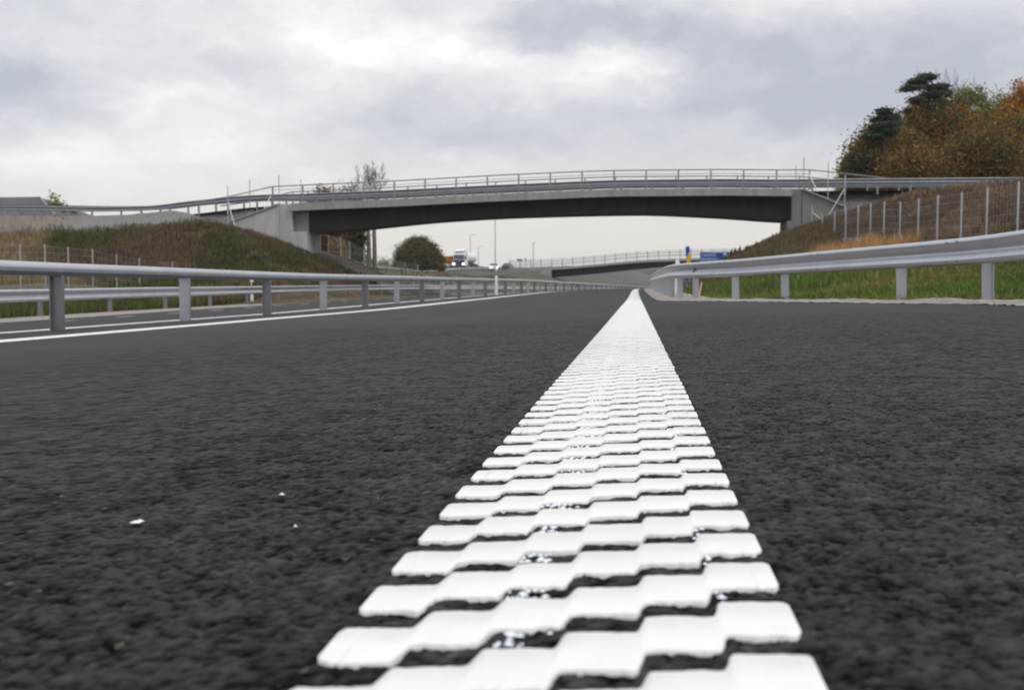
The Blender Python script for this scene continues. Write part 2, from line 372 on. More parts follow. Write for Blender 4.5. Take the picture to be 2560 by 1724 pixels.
def vnoise(x, y, s, seed=0):
    x = np.asarray(x, float)/s+seed*17.3; y = np.asarray(y, float)/s+seed*9.1
    xi = np.floor(x); yi = np.floor(y); fx = x-xi; fy = y-yi; fx = fx*fx*(3-2*fx); fy = fy*fy*(3-2*fy)
    def h(a, b):
        v = np.sin(a*127.1+b*311.7+seed*74.7)*43758.5453; return v-np.floor(v)
    return (h(xi,yi)*(1-fx)+h(xi+1,yi)*fx)*(1-fy)+(h(xi,yi+1)*(1-fx)+h(xi+1,yi+1)*fx)*fy
def fbm(x, y, s, o=4, seed=0):
    t = 0; a = .5; n = 0
    for i in range(o): t = t+a*vnoise(x, y, s/2**i, seed+i); n += a; a *= .5
    return t/n
YB0, YB1 = 74.0, 77.0     # bridge faces
def T(X, Y):
    X = np.asarray(X, float); Y = np.asarray(Y, float); x = X-shift(Y); r = S(X, Y)
    inside = r-.16
    # left side
    e = S(XL+shift(Y), Y)
    flat = e-.10 - .06*np.clip(-16-x, 0, 6)*.6
    ground_l = np.where(x < -16, -1.0+.012*np.clip(-16-x-6, 0, None), e-.1)
    w = np.clip((-15.8-x)/2.5, 0, 1); w = w*w*(3-2*w)
    left = (e-.06)*(1-w)+ground_l*w
    zfront = np.maximum(frontL(Y), left)
    emb = np.minimum(np.minimum(zA(X), zfront), np.maximum(sideL(np.clip(X, -300, -15.4)), left))
    far = np.minimum(platL(Y), left+.33*np.clip(-16.5-x, 0, None))
    back = np.clip((Y-80.0)/8.0, 0, 1); back = back*back*(3-2*back)
    embb = np.minimum(zA(X), np.maximum(sideL(np.clip(X, -300, -15.4)), left))
    embb = np.where((X < -25.0) & (Y > YB0+.2), np.minimum(zA(X), 3.6+(Y-YB0-.4)*1.0+np.clip(X+27, 0, 5)*.28), embb)
    embb = np.where((X < -25.0) & (Y > 76.0), zA(X), embb)
    embb = np.where((X < -22.6) & (X >= -25.0) & (Y > 77.0) & (Y < 77.9), zA(X), embb)
    lz = np.where(Y < YB0+.2, emb, embb*(1-back)+far*back)
    # right side
    ed = XE(Y); er = S(ed, Y)-.02; sh = ed+1.35
    base = er-.04
    zf = zfenceR(Y); k = np.clip((X-sh)/np.maximum(11-sh, 1), 0, 1); k = k**1.15
    rz = base*(1-k)+zf*k + .5*np.clip(X-11, 0, None); rz = np.minimum(rz, np.maximum(capR(Y), zf))
    near = np.clip((Y-62)/8, 0, 1); near = near*near*(3-2*near)
    sr = sideR(np.clip(X, 2.0, 300)); sr = np.maximum(sr, base)
    sr2 = np.where((X > 10.3) & (Y > YB0+.2), np.minimum(zA(X), 4.2+(Y-YB0-.4)*.9), np.minimum(sr, zA(X)))
    sr2 = np.where((X > 10.3) & (Y > 76), zA(X), sr2)
    sr2 = np.where(X < sh, base, sr2)
    rz = rz*(1-near)+sr2*near
    tr = 2.8+np.clip(Y-80, 0, None)*.13+shift(Y)
    rfar = np.minimum(np.maximum(base, base+.45*np.clip(X-tr, 0, None)), np.interp(Y, [80, 130, 170, 300, 1800], [5.3, 4.5, 1.0, 2.0, 12]))
    rz = rz*(1-back)+rfar*back
    z = np.where(x < XL, lz, np.where(X > ed, rz, inside))
    bl = np.clip((x-XL)/.25, 0, 1); z = np.where((x >= XL) & (x < XL+.25), (e-.06)*(1-bl)+inside*bl, z)
    away = np.clip((XL-2.5-x)/4, 0, 1)+np.clip((X-ed-2.0)/3, 0, 1)
    nz = (fbm(X, Y, 5, 4, 3)-.5)*.5+(fbm(X, Y, 1.1, 2, 8)-.5)*.18
    top = np.clip(1-np.abs(z-zA(X))/.25, 0, 1)*((Y > 70) & (Y < 82))
    keep = np.where((Y > 62) & (Y < 86) & ((X < -24) | (X > 10)), np.clip((zA(X)-z-.15)/1.5, 0, 1), 1.0)
    return z+nz*away*(1-top)*keep+np.clip(Y-300, 0, 400)/400*(fbm(X, Y, 180, 3, 5)-.5)*8*away

# zone colours (what grows or lies where)
GREEN = np.array([.065, .095, .018]); DKGREEN = np.array([.030, .042, .014]); BROWN = np.array([.105, .070, .045]); DRY = np.array([.22, .165, .09])
RUST = np.array([.19, .125, .06]); OLIVE = np.array([.060, .060, .024]); GRAVEL = np.array([.19, .18, .172]); PINK = np.array([.185, .155, .135])
def zone(X, Y, Z):
    """base colour and plant cover 0..1"""
    X = np.asarray(X, float); Y = np.asarray(Y, float); n = fbm(X, Y, 4, 4, 21); m = fbm(X, Y, 9, 3, 31); q = fbm(X, Y, 1.6, 3, 41)
    col = np.empty(X.shape+(3,)); cov = np.ones(X.shape)
    def put(mask, c, cv):
        mk = np.clip(mask, 0, 1)[..., None]; col[...] = col*(1-mk)+np.asarray(c)*mk
        cov[...] = cov*(1-mk[..., 0])+cv*mk[..., 0]
    def st(v, a, b): t = np.clip((v-a)/(b-a), 0, 1); return t*t*(3-2*t)
    col[...] = OLIVE
    left = (X < -10)*1.0; right = 1-left
    put(left*st(m, .25, .50), BROWN*1.05, 1); put(left*st(n, .54, .68)*.6, OLIVE*1.2+GREEN*.2, 1)
    put(left*st(q, .62, .75)*.7, BROWN*1.6, 1)
    put(left*st(-np.abs(X+33+ (Y-66)*.2)/5+n*.5, -.9, -.1)*st(Y, 56, 64)*(X < -27), GREEN*.75, 1)
    put(left*st(-X-.55*Y+1.0+(n-.5)*6, -1.5, .5)*st(Y, 40, 60)*.95, DRY, 1)                      # dry straw in the far left corner
    put(left*st(44-Y, -4, 4)*.6, GREEN*.8, 1)
    put(left*st(zA(X)-Z, 1.7+0, .9)*st(Y, 58, 66)*(X < -23)*st(-X, 24, 27), GRAVEL, 0)
    put(left*st(-X-34-(72-Y)*.1+(n-.5)*5, -1, 1.5)*st(Y, 62, 66), PINK, .02)
    put(left*st(X+22+(n-.5)*3, 0, 1.5)*st(Y, 66, 70)*st(84-Y, 0, 3)*(Y < 84)*.75, DKGREEN*1.3, .8)
    put((X > -22.5)*(X < -14.5)*(Y > 73.3)*(Y < 79.0)*1.0, PINK*.95, .03)
    # right
    put(right*st(m, .35, .6)*.6, BROWN, 1)
    low = st(9.0+(n-.5)*5-X, 0, 3)*st(52-Y, 0, 16)
    put(right*low, GREEN*1.0, 1); put(right*low*st(q, .52, .66), DKGREEN*1.6, 1); put(right*low*st(n, .54, .66)*.8, np.array([.12, .105, .035]), 1)
    put(right*st(X-10.5+(n-.5)*2, 0, 2)*st(Y, 20, 30), BROWN*1.1, 1)
    put(right*st(X-10.5, 0, 2)*st(q, .55, .7)*st(Y, 20, 30), BROWN*1.6+DRY*.1, 1)
    put(right*st(-((X-8.6)/1.9)**2-((Y-48)/9)**2+1.0+(n-.5)*.6, 0, .3), RUST*1.15, 1)
    put(right*st(zA(X)-Z, 1.5, .8)*st(Y, 66, 70)*st(X, 11.5, 13), GRAVEL*.9, .03)
    ft = st(Y, 82, 88)
    put(ft*st(n, .35, .6), PINK*.75, .4); put(ft*st(q, .5, .65)*.6, OLIVE*1.3, .8); put(st(Y, 150, 200), PINK*.62, .2); put(st(Y, 150, 200)*st(n, .5, .62)*(Y < 300), np.array([.08, .085, .045]), .2); put(st(Y, 280, 420), np.array([.10, .095, .085]), 0)
    return col*(.85+.3*q[..., None]), cov

def axis_growth(start, step, growth, end):
    out = [start]; s = step
    while out[-1] < end: out.append(out[-1]+s); s *= growth
    return out
# ground sheet
xs = sorted(set([-v for v in axis_growth(50, .9, 1.12, 2000)]+list(np.arange(-50, 26, .45))+axis_growth(26, .9, 1.12, 2000)))
ys = sorted(set(list(np.arange(-60, 0, 3.0))+list(np.arange(0, 72, .5))+list(np.arange(72, 82, .25))+axis_growth(82, .6, 1.035, 2300)))
gx, gy = np.meshgrid(np.array(xs), np.array(ys)); gz = T(gx, np.minimum(gy, 1800))
gc, _ = zone(gx, gy, gz)
def grid_faces(nr, nc):
    i = np.arange(nr*nc).reshape(nr, nc); return np.stack([i[:-1,:-1], i[:-1,1:], i[1:,1:], i[1:,:-1]], -1).reshape(-1, 4)
o = np_mesh('ground', np.stack([gx, gy, gz], -1).reshape(-1, 3), grid_faces(*gx.shape), M['ground'], smooth=True, colors=gc.reshape(-1, 3))
tag(o, kind='structure')

# road sheet, with real stone relief near by
def stones(x, y, cell, seed):
    cx = np.floor(x/cell); cy = np.floor(y/cell); best = np.zeros_like(x)
    def h(a, b, k):
        v = np.sin(a*12.9898+b*78.233+k*37.719+seed)*43758.5453; return v-np.floor(v)
    for i in (-1, 0, 1):
        for j in (-1, 0, 1):
            a = cx+i; b = cy+j; px = (a+.15+.7*h(a,b,1))*cell; py = (b+.15+.7*h(a,b,2))*cell; R = cell*(.48+.32*h(a,b,3)); H = .72+.28*h(a,b,4)
            ang = h(a,b,5)*3.14; dx = x-px; dy = y-py; u = dx*np.cos(ang)+dy*np.sin(ang); v = (-dx*np.sin(ang)+dy*np.cos(ang))*1.35
            d = (u*u+v*v)/(R*R); best = np.maximum(best, H*np.clip(1.7-d*1.5, 0, .72))
    return best
ry = [-8, -5, -3, -2, -1.2, -.6, -.2, .1, .3, .42]; y = .45
while y < 420:
    ry.append(y); y += max(.003, .0038*y) if y < 9 else (.012*y if y < 40 else .03*y)
rx = [0.0]; x = 0.0
while x < .42: x += .0035; rx.append(x)
s_ = .0035
rp = list(rx); x = rp[-1]; s = s_
while x < 3.6: s *= 1.016; x += s; rp.append(x)
rn = list(rx); x = rn[-1]; s = s_
while x < 13.8: s *= (1.014 if x < 2.6 else 1.04); x = min(x+s, 13.8); rn.append(x)
rxa = np.array(sorted([-v for v in rn[1:]]+rp)); rya = np.array(ry)
gx, gy = np.meshgrid(rxa, rya); xe = XR(gy); clampd = gx > xe; gx = np.where(clampd, xe, gx)
wx = gx+(fbm(gx, gy, .012, 2, 81)-.5)*.007; wy = gy+(fbm(gx, gy, .012, 2, 85)-.5)*.007
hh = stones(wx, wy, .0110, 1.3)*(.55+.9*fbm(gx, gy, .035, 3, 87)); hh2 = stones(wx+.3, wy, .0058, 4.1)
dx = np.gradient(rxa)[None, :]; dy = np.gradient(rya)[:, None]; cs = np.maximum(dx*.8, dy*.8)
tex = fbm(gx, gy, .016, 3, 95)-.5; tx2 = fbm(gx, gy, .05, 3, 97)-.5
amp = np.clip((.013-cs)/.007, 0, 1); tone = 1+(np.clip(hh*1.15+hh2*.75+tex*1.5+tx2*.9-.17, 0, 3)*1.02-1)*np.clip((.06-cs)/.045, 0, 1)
tone = np.clip(tone, .10, 1.8)  # pits darker: bitumen and dirt, with their shade put into the tone
pits = np.clip(fbm(gx, gy, .03, 2, 51)-.62, 0, 1)*.010
rz = S(gx+shift(gy), gy) + (hh*.0034+hh2*.0012+tex*.0016-.0040-pits)*amp-.0004
ff = grid_faces(*gx.shape); cl = clampd.ravel(); ff = ff[~cl[ff].all(1)]
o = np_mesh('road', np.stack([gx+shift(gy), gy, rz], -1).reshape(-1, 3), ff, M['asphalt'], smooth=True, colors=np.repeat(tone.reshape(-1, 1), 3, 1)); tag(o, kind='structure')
del hh, hh2, amp, pits

# gravel shoulders
def strip_mesh(name, inner, outer, y0, y1, cols, mat, zfun, dy0=.1, grow=.006):
    yy = [y0]
    while yy[-1] < y1: yy.append(yy[-1]+max(dy0, grow*abs(yy[-1])))
    yy = np.array(yy)[:, None]; u = np.linspace(0, 1, cols)[None, :]
    X = inner(yy)*(1-u)+outer(yy)*u; Y = yy+0*u; Z = zfun(X, Y, u)
    o = np_mesh(name, np.stack([X, Y, Z], -1).reshape(-1, 3), grid_faces(*X.shape), mat, smooth=True); return tag(o, kind='structure')
def zr(X, Y, u):
    edge = np.sin(np.pi*np.clip(u*1.0, 0, 1)); lump = np.clip(fbm(X, Y, .5, 4, 61)-.35, 0, 1)
    return S(XE(Y), Y)+.004+edge*(.02+lump*.085)+(fbm(X, Y, .05, 2, 63)-.5)*.02-.12*np.clip(u-.75, 0, 1)/.25
strip_mesh('gravel_shoulder', lambda y: XE(y)-.015-.03*fbm(y*0+1, y, .4, 3, 71), lambda y: XE(y)+1.5, -4, 300, 26, M['gravel'], zr, .05)
def zl(X, Y, u):
    return S(XL+shift(Y), Y)+.006+(fbm(X, Y, .3, 3, 64)-.5)*.05*np.sin(np.pi*u)-.10*np.clip(u-.5, 0, 1)
strip_mesh('gravel_shoulder', lambda y: XL+shift(y)+.03, lambda y: XL+shift(y)-2.3, 0, 300, 12, M['gravel'], zl, .15)

# ------------------------------------------------------------------ road markings
def flat_line(name, xc, w, y0, y1, lift=.004, wob=.006):
    yy = [y0]
    while yy[-1] < y1: yy.append(min(y1, yy[-1]+max(.12, .012*abs(yy[-1]))))
    yy = np.array(yy); j = rng.normal(0, wob, (len(yy), 2)); V = []
    for k, y in enumerate(yy):
        xa = xc-w/2+shift(y)+j[k, 0]; xb = xc+w/2+shift(y)+j[k, 1]
        za = S(xa, y)+lift; zb = S(xb, y)+lift
        V += [(xa, y, za-.012), (xa+.004, y, za), (xb-.004, y, zb), (xb, y, zb-.012)]
    n = len(yy); i = np.arange(n*4).reshape(n, 4); Q = np.concatenate([np.stack([i[:-1,c], i[:-1,c+1], i[1:,c+1], i[1:,c]], -1) for c in range(3)])
    return tag(np_mesh(name, V, Q, M['line'], smooth=False), kind='structure')
flat_line('carriageway_edge_line', -5.25, .42, 3, 330)
flat_line('opposite_edge_line', -7.55, .30, 3, 330)
for y in np.arange(14, 150, 3.0): pass
dl = MB()
for y in np.arange(8, 200, 3.0):
    pts = [(xx+float(shift(yy)), yy) for xx, yy in ((-12.15, y), (-12.0, y), (-12.0, y+1), (-12.15, y+1))]
    dl.addv([(a, b, float(S(a, b))+.004) for a, b in pts], [(0, 1, 2, 3)])
tag(dl.build('dashed_lane_line', M['line']), kind='structure')
# ribbed main line: bands of thermoplastic, six columns each, stepping forward to the right
PITCH_, LEN, STEP, XC, LIM = .112, .0735, .0335, -.045, 26.0
lv = []; lq = []; base = 0
def smooth_noise(n, amp, k):
    v = rng.normal(0, 1, n+2*k); v = np.convolve(v, np.ones(k)/k, 'same')[k:k+n]*math.sqrt(k); return v*amp
y = -.55; row = 0
while y < LIM:
    dens = 22 if y < 2.2 else (12 if y < 6 else 7)
    off = rng.normal(0, .0016, 6)+np.arange(6)*STEP; ln = LEN+rng.normal(0, .0018, 6)-np.array([.005, 0, 0, 0, 0, .001])
    xw = XC-.15+np.arange(7)*.05+np.r_[rng.normal(0, .0006), rng.normal(0, .0012, 5), rng.normal(0, .0006)]
    n = dens*6; W_ = xw[6]-xw[0]; g_ = np.linspace(0, 1, n); ee = np.array([.0015, .005, .010, .016])/W_
    uu = np.unique(np.r_[g_, ee, 1-ee]); n = len(uu); xs = xw[0]+uu*W_
    ci = np.clip(np.searchsorted(xw, xs, 'right')-1, 0, 5); sg = .0012+.0012*rng.random()
    def stepped(vals):
        d = xs[:, None]-xw[None, 1:6]; t2 = .5*(1+np.tanh(d/sg)); return vals[0]+(t2*np.diff(vals)[None, :]).sum(1)
    rl = np.minimum(xs-xw[0], xw[6]-xs); rd = np.clip(1-rl/.004, 0, 1)**2*.007
    k = 7 if dens > 15 else 3
    cf = y+stepped(off)+rd+smooth_noise(n, .0012, k)+smooth_noise(n, .0012, k*4+1); cb = y+stepped(off+ln)-rd+smooth_noise(n, .0009, k)+smooth_noise(n, .0011, k*4+1)
    top = .0009+smooth_noise(n, .00004, 5)
    V = []
    for t_, inset, z in ((0, 0, -.004), (0, .0002, .0006), (0, .0008, None), (.5, 0, None), (1, .0008, None), (1, .0002, .0006), (1, 0, -.004)):
        yy = (cf+inset) if t_ == 0 else ((cb-inset) if t_ == 1 else (cf+cb)/2); zz = top if z is None else np.full(n, z)
        V.append(np.stack([xs, yy, S(xs, yy)+zz], -1))
    V = np.concatenate(V); lv.append(V); idx = np.arange(7*n).reshape(7, n)+base
    lq.append(np.stack([idx[:-1,:-1], idx[:-1,1:], idx[1:,1:], idx[1:,:-1]], -1).reshape(-1, 4))
    base += len(V); y += PITCH_; row += 1
o = np_mesh('ribbed_edge_line', np.concatenate(lv), np.concatenate(lq), M['line'], smooth=False); tag(o, kind='structure')
o = flat_line('edge_line', XC, .30, LIM-.05, 300, .0014, .002)
# wet sheen in the gaps, its glints put in as pale bluish droplets
t = NT('glint_and_drop_white'); t.out((.66, .69, .75), .12, 0, .9, t.bump(t.noise(60, 3), .5, .002)); M['glint_and_drop'] = t.mat
sp = []; sq = []; b0 = 0
for row in range(0, 60):
    y = -.55+row*PITCH_
    for c, prob, wd in ((2, .9, .016), (4, .5, .005), (5, .4, .003)):
        if random.random() > prob or y < .5: continue
        cx = XC-.15+c*.05+({2: .016, 4: .047, 5: .003}[c])+random.gauss(0, .002); cy = y+c*STEP+LEN+(PITCH_-LEN)/2
        hy = (PITCH_-LEN)*.42
        for _ in range(16 if c == 2 else 5):
            dx_ = random.gauss(0, wd*.6); dy_ = random.uniform(-hy, hy); rr_ = random.uniform(.0012, .0034); n = 7
            pts = [(cx+dx_, cy+dy_, .0006)]+[(cx+dx_+math.cos(6.283*k/n)*rr_*random.uniform(.7, 1.3), cy+dy_+math.sin(6.283*k/n)*rr_*random.uniform(.7, 1.3), -.0012) for k in range(n)]
            arr = np.array(pts); arr[:, 2] += S(arr[:, 0], arr[:, 1]); sp.append(arr)
            sq += [(b0, b0+1+k, b0+1+(k+1) % n) for k in range(n)]; b0 += n+1
o = np_mesh('painted_glints', np.concatenate(sp), np.array(sq), M['glint_and_drop'], smooth=True); tag(o, kind='structure')

def hit(px, py):
    r = ray(px, py); t_ = .3
    for _ in range(60):
        p = r*t_; z = float(S(p[0], p[1])); t_ = t_*(z/p[2]) if abs(p[2]) > 1e-6 else t_
    return r*t_
dp = MB()
for px, py, w, l in ((338,1308,.014,.006),(350,1305,.008,.004),(704,1238,.006,.004),(738,1318,.0035,.003)):
    p = hit(px, py); r = random.Random(px); pts = [(p[0]+math.cos(a)*w*.6*r.uniform(.6, 1.2), p[1]+math.sin(a)*l*.6*r.uniform(.6, 1.2)) for a in np.linspace(0, 6.0, 11)]
    dp.addv([(a, b, float(S(a, b))+.0012) for a, b in pts]+[(p[0], p[1], float(S(p[0], p[1]))+.0034)], [(k, (k+1) % 11, 11) for k in range(11)])
tag(dp.build('paint_drops', M['glint_and_drop']), kind='structure')
# ------------------------------------------------------------------ barriers
def xy_z(x, y): return float(S(x, y))
WB = [(0,.310),(-.035,.308),(-.062,.296),(-.078,.278),(-.083,.258),(-.078,.240),(-.062,.218),(-.038,.190),(-.020,.172),(-.014,.155),(-.020,.138),(-.038,.120),(-.062,.092),(-.078,.070),(-.083,.052),(-.078,.034),(-.062,.018),(-.035,.004),(0,0)]
def wprof(side=1):   # closed sheet; side=+1: corrugation bulges to the left of travel
    f = [(u*side, v) for u, v in WB]; bk = [(u*side+.004*side, v) for u, v in reversed(WB)]; return f+bk
def cpost(name, parent, x, y, z0, z1, w=.14, d=.06, face=1, mat=None, th=.007, lean=0.0, rz=0.0):
    m = MB(); hw = w/2
    def q(x0, x1, y0, y1): m.box(x0, x1, y0, y1, 0, z1-z0)
    q(-hw, hw, 0 if face > 0 else d-th, th if face > 0 else d); q(-hw, -hw+th*1.6, th if face > 0 else 0, d if face > 0 else d-th); q(hw-th*1.6, hw, th if face > 0 else 0, d if face > 0 else d-th)
    o = m.build(name, mat or M['steel'], parent); o.location = (x, y, z0); o.rotation_euler = (0, lean, rz); return o
def bolt(parent, p, n=(0, -1, 0), r=.016):
    m = MB(); p = Vector(p); n = Vector(n).normalized(); m.tube(p, p+n*.012, r, r*.8, 8); return m.build('bolt', M['steel_dark'], parent)
# median barrier: rounded box rail on channel posts
mb = empty('median_barrier', (-6.93, 6, xy_z(-6.93, 6)))
tag(mb, 'rounded box rail on channel posts in the median, nearest barrier left of the road', 'guard rail')
def child_local(o, root): o.matrix_parent_inverse = Matrix.Translation(-Vector(root.location)); return o
XM = -6.93; HM = .815
yp = float(atX(143, 826, XM)[1]); yposts = [yp+4*k for k in range(-1, 60)]
MEDH = lambda y: float(S(XM+shift(y), y))+HM
prof = [(-.032,-.16),(.032,-.16),(.058,-.11),(.066,-.070),(.060,-.048),(.044,-.024),(.022,-.006),(0,0),(-.022,-.006),(-.044,-.024),(-.060,-.048),(-.066,-.070),(-.058,-.11)]
ys_ = list(np.arange(2, 60, 2.0))+list(np.arange(60, 380, 5.0))
ml = MB(); ml.sweep([(XM+float(shift(y)), y, MEDH(y)) for y in ys_], prof, sm=False); o = ml.build('rail', M['steel'], mb); child_local(o, mb)
for k, y in enumerate(yposts):
    if y > 260: break
    x = XM+float(shift(y)); z = xy_z(x, y)
    o = cpost('post', mb, x, y-.02, z-.02, MEDH(y)-.155, .155, .08, 1 if k % 2 == 0 else -1, M['steel_dull'] if k % 2 else M['steel'], rz=math.radians(8)); child_local(o, mb)  # posts with the open side in front get duller steel, channel shade as colour
for k in range(6):          # splices with bolts
    y = yp+9.3+4.0*1.0*k*2 if k else yp+6.2
    y = yp+5.9+8*k-8; x = XM+.063
    for dyb in (-.16, -.09, .09, .16):
        if y > 5: o = bolt(mb, (x, y+dyb, MEDH(y)-.105), (1, 0, 0)); child_local(o, mb)
    j = MB(); j.box(x-.002, x+.0015, y-.004, y+.004, MEDH(y)-.155, MEDH(y)-.03)
    if y > 5: o = j.build('rail_joint', M['steel_dark'], mb); child_local(o, mb)
# opposite barrier
XO = -15.2; ob = empty('opposite_guard_rail', (XO, 20, xy_z(XO, 20)))
tag(ob, 'corrugated guard rail at the far edge of the opposite carriageway, below the nearest rail', 'guard rail')
ysO = list(np.arange(14, 60, 2.0))+list(np.arange(60, 300, 5.0)); HO = .75
pth = [(XO+float(shift(y)), y, xy_z(XO+shift(y), y)+HO-.31) for y in ysO]
ml = MB(); ml.sweep(pth, [(-u, v) for u, v in wprof(1)], sm=True); o = ml.build('rail', M['steel'], ob); child_local(o, ob)
yo = float(atX(104, 794, XO)[1])
for k in range(-2, 56):
    y = yo+4*k; x = XO+float(shift(y)); z = xy_z(x, y)
    if y < 15: continue
    o = cpost('post', ob, x-.05, y, z-.05, z+HO-.04, .11, .06, 1, M['steel_dull'], rz=math.radians(0)); child_local(o, ob)
# upright bars where it crosses a culvert
bars = MB()
y = 76.0
while y < 146:
    x = XO-.12+float(shift(y)); z = xy_z(x, y); bars.box(x-.012, x+.012, y-.012, y+.012, z, z+.52); y += .28
bars.bar((XO-.12+float(shift(76)), 76, xy_z(XO, 76)+.05), (XO-.12+float(shift(146)), 146, xy_z(XO+shift(146), 146)+.05), .04, .05)
o = bars.build('baluster_panel', M['steel_dull'], ob); child_local(o, ob)

# right barrier, flaring out round the lay-by
rp_pix = [(2458,167),(2243,145),(1954,115),(1831,103),(1732,94)]
rposts = []
for px, hpx in rp_pix:
    D = F*.75/hpx; p = atD(px, 752, D); rposts.append((p[0], p[1]))
path = [(3.98, -3), (3.98, 3), (3.98, 7), (3.97, 9.5), (3.95, 11.5)]+rposts
path += [(.86, 25.0), (.76, 27)]+[(.75+float(shift(y)), y) for y in (30, 34, 40, 48, 56, 64, 76, 90, 110, 130, 160, 190)]
# smooth the path
pp = np.array(path); tt = np.r_[0, np.cumsum(np.hypot(*np.diff(pp, axis=0).T))]; f1 = pchip(tt, pp[:, 0]); ts = np.r_[np.arange(0, 45, .5), np.arange(45, tt[-1], 4)]
fx = np.interp(ts, tt, pp[:, 0]); fy = np.interp(ts, tt, pp[:, 1])
for _ in range(6): fx[1:-1] = .25*fx[:-2]+.5*fx[1:-1]+.25*fx[2:]; fy[1:-1] = .25*fy[:-2]+.5*fy[1:-1]+.25*fy[2:]
def gR(x, y):   # ground under the right rail
    return float(S(min(x, float(XE(y))), y))
rb = empty('guard_rail', (3.98, 10, gR(4, 10))); tag(rb, 'large corrugated guard rail on the right, curving in toward the white line', 'guard rail')
ml = MB(); ml.sweep([(x, y, gR(x, y)+.44) for x, y in zip(fx, fy)], wprof(1), sm=True); o = ml.build('rail', M['steel'], rb); child_local(o, rb)
allp = [(3.99, 1.0), (3.99, 5.0), (3.97, 9.0)]+rposts+[(float(np.interp(y, fy, fx)), y) for y in list(np.arange(25.2, 40, 2.0))+list(np.arange(40, 190, 4.0))]
for k, (x, y) in enumerate(allp):
    z = gR(x, y); o = cpost('post', rb, x+.06, y+.02, z-.05, z+.72, .125, .06, [1, -1][k % 2], M['steel'], lean=-.02 if k < 8 else 0, rz=math.radians(-8 if k < 8 else 0)); child_local(o, rb)
def at_s(s): return np.interp(s, ts, fx), np.interp(s, ts, fy)
for s0 in (15.4, 19.6, 23.8, 28.0):
    for ds, h in ((-.12,.42),(.0,.42),(-.12,.34),(0,.34),(-.12,.16),(0,.16),(-.12,.10),(0,.10)):
        pass
bl = []
for s0 in np.arange(13.0, 34, 4.0):
    for ds in (-.13, .13):
        for h in (.270, .045):
            x, y = at_s(s0+ds); x2, y2 = at_s(s0+ds+.05); d = Vector((x2-x, y2-y, 0)).normalized(); nrm = Vector((-d.y, d.x, 0))
            o = bolt(rb, Vector((x, y, gR(x, y)+.44+h))+nrm*.082, nrm, .014); child_local(o, rb)
sl_ = MB()
for s0 in np.arange(13.5, 40, .33):     # slotted holes along the valley
    x, y = at_s(s0); x2, y2 = at_s(s0+.05); d = Vector((x2-x, y2-y, 0)).normalized(); nrm = Vector((-d.y, d.x, 0)); p = Vector((x, y, gR(x, y)+.44+.155))+nrm*.0125
    sl_.tube(p, p+nrm*.002, .010, .010, 6)
o = sl_.build('slot_holes', M['steel_dark'], rb); child_local(o, rb)

# ------------------------------------------------------------------ fences
def fence(name, label, pts, H, mesh_h=.65, braces=(), tops=None, dense=True, wirestep=.30, Hl=None):
    """pts: list of base points (x,y,z)"""
    root = empty(name, pts[0]); tag(root, label, 'fence'); w = MB(); d = MB()
    for k, p in enumerate(pts):
        m = MB(); p = Vector(p); m.tube(p-Vector((0,0,.3)), p+Vector((0, 0, Hl[k] if Hl else H)), .034, .034, 8); o = m.build('fence_post', M['steel'], root); child_local(o, root)
    for a, b in zip(pts[:-1], pts[1:]):
        a = Vector(a); b = Vector(b)
        for h in np.linspace(.08, H-.06, 9): w.tube(a+Vector((0,0,h)), b+Vector((0,0,h)), .0035, .0035, 3, cap=False)
        L_ = (b-a).length; n = max(1, int(L_/wirestep))
        for i in range(n): q = a.lerp(b, i/n); w.tube(q+Vector((0,0,.08)), q+Vector((0,0,H-.06)), .0022, .0022, 3, cap=False)
        if dense:
            n = int(L_/.055)
            for i in range(n): q = a.lerp(b, i/n); d.tube(q+Vector((0,0,.0)), q+Vector((0,0,mesh_h)), .0040, .0040, 3, cap=False)
            for h in np.arange(.04, mesh_h, .07): d.tube(a+Vector((0,0,h)), b+Vector((0,0,h)), .0040, .0040, 3, cap=False)
    o = w.build('wire_netting', M['wire'], root); child_local(o, root)
    if dense: o = d.build('fine_netting', M['wire'], root); child_local(o, root)
    for a, b in braces:
        m = MB(); m.tube(a, b, .03, .03, 8); o = m.build('brace', M['steel'], root); child_local(o, root)
    return root
fl = [(50,610,45),(112,611,47),(170,617,48.5),(231,623,49.5),(291,636,51),(348,645,52.5),(431,654,56.5),(523,658,60),(616,659,64),(687,650,68),(749,641,71),(812,643,73)]
ptsL = []
for px, ty, D in fl:
    p = atD(px, ty, D); ptsL.append((p[0], p[1], p[2]-2.2))
last = Vector(ptsL[-1]); prev = Vector(ptsL[-2])
p0 = Vector(ptsL[0]); d0 = (Vector(ptsL[0])-Vector(ptsL[1]))
pre = [tuple(p0+d0*k) for k in (8, 6, 4, 2)]; pre = [(a, b, c) for a, b, c in pre]
fence('roadside_wire_fence', 'wire fence along the foot of the left slope, partly behind the two rails', pre+ptsL, 2.2,
      braces=[(last+Vector((-.1, 0, 1.5)), last+Vector((-2.6, -.6, .05)))])
# right fence
fr = [2560+40, 2547, 2469, 2405, 2345, 2297, 2251, 2211, 2177, 2146, 2115, 2087, 2056, 2030]
ptsR = []; tops = {2600:440, 2547:454,2469:470,2405:480,2345:488,2297:496,2251:504,2211:504,2177:508,2146:513,2115:516,2087:528,2056:536,2030:512}
for px in fr:
    p = atX(px, tops[px], 10.55); ptsR.append((p[0], p[1], p[2]-2.3))
cr_ = Vector(ptsR[-1])
pre = [(10.55, y, float(T(10.55, y))) for y in (20, 23, 26, 29)]
fence('tall_wire_fence', 'tall wire fence on the right slope with fine netting at its foot', pre+ptsR, 2.3, .75,
      braces=[(cr_+Vector((0, 0, 1.85)), cr_+Vector((1.9, -1.6, .15)))])
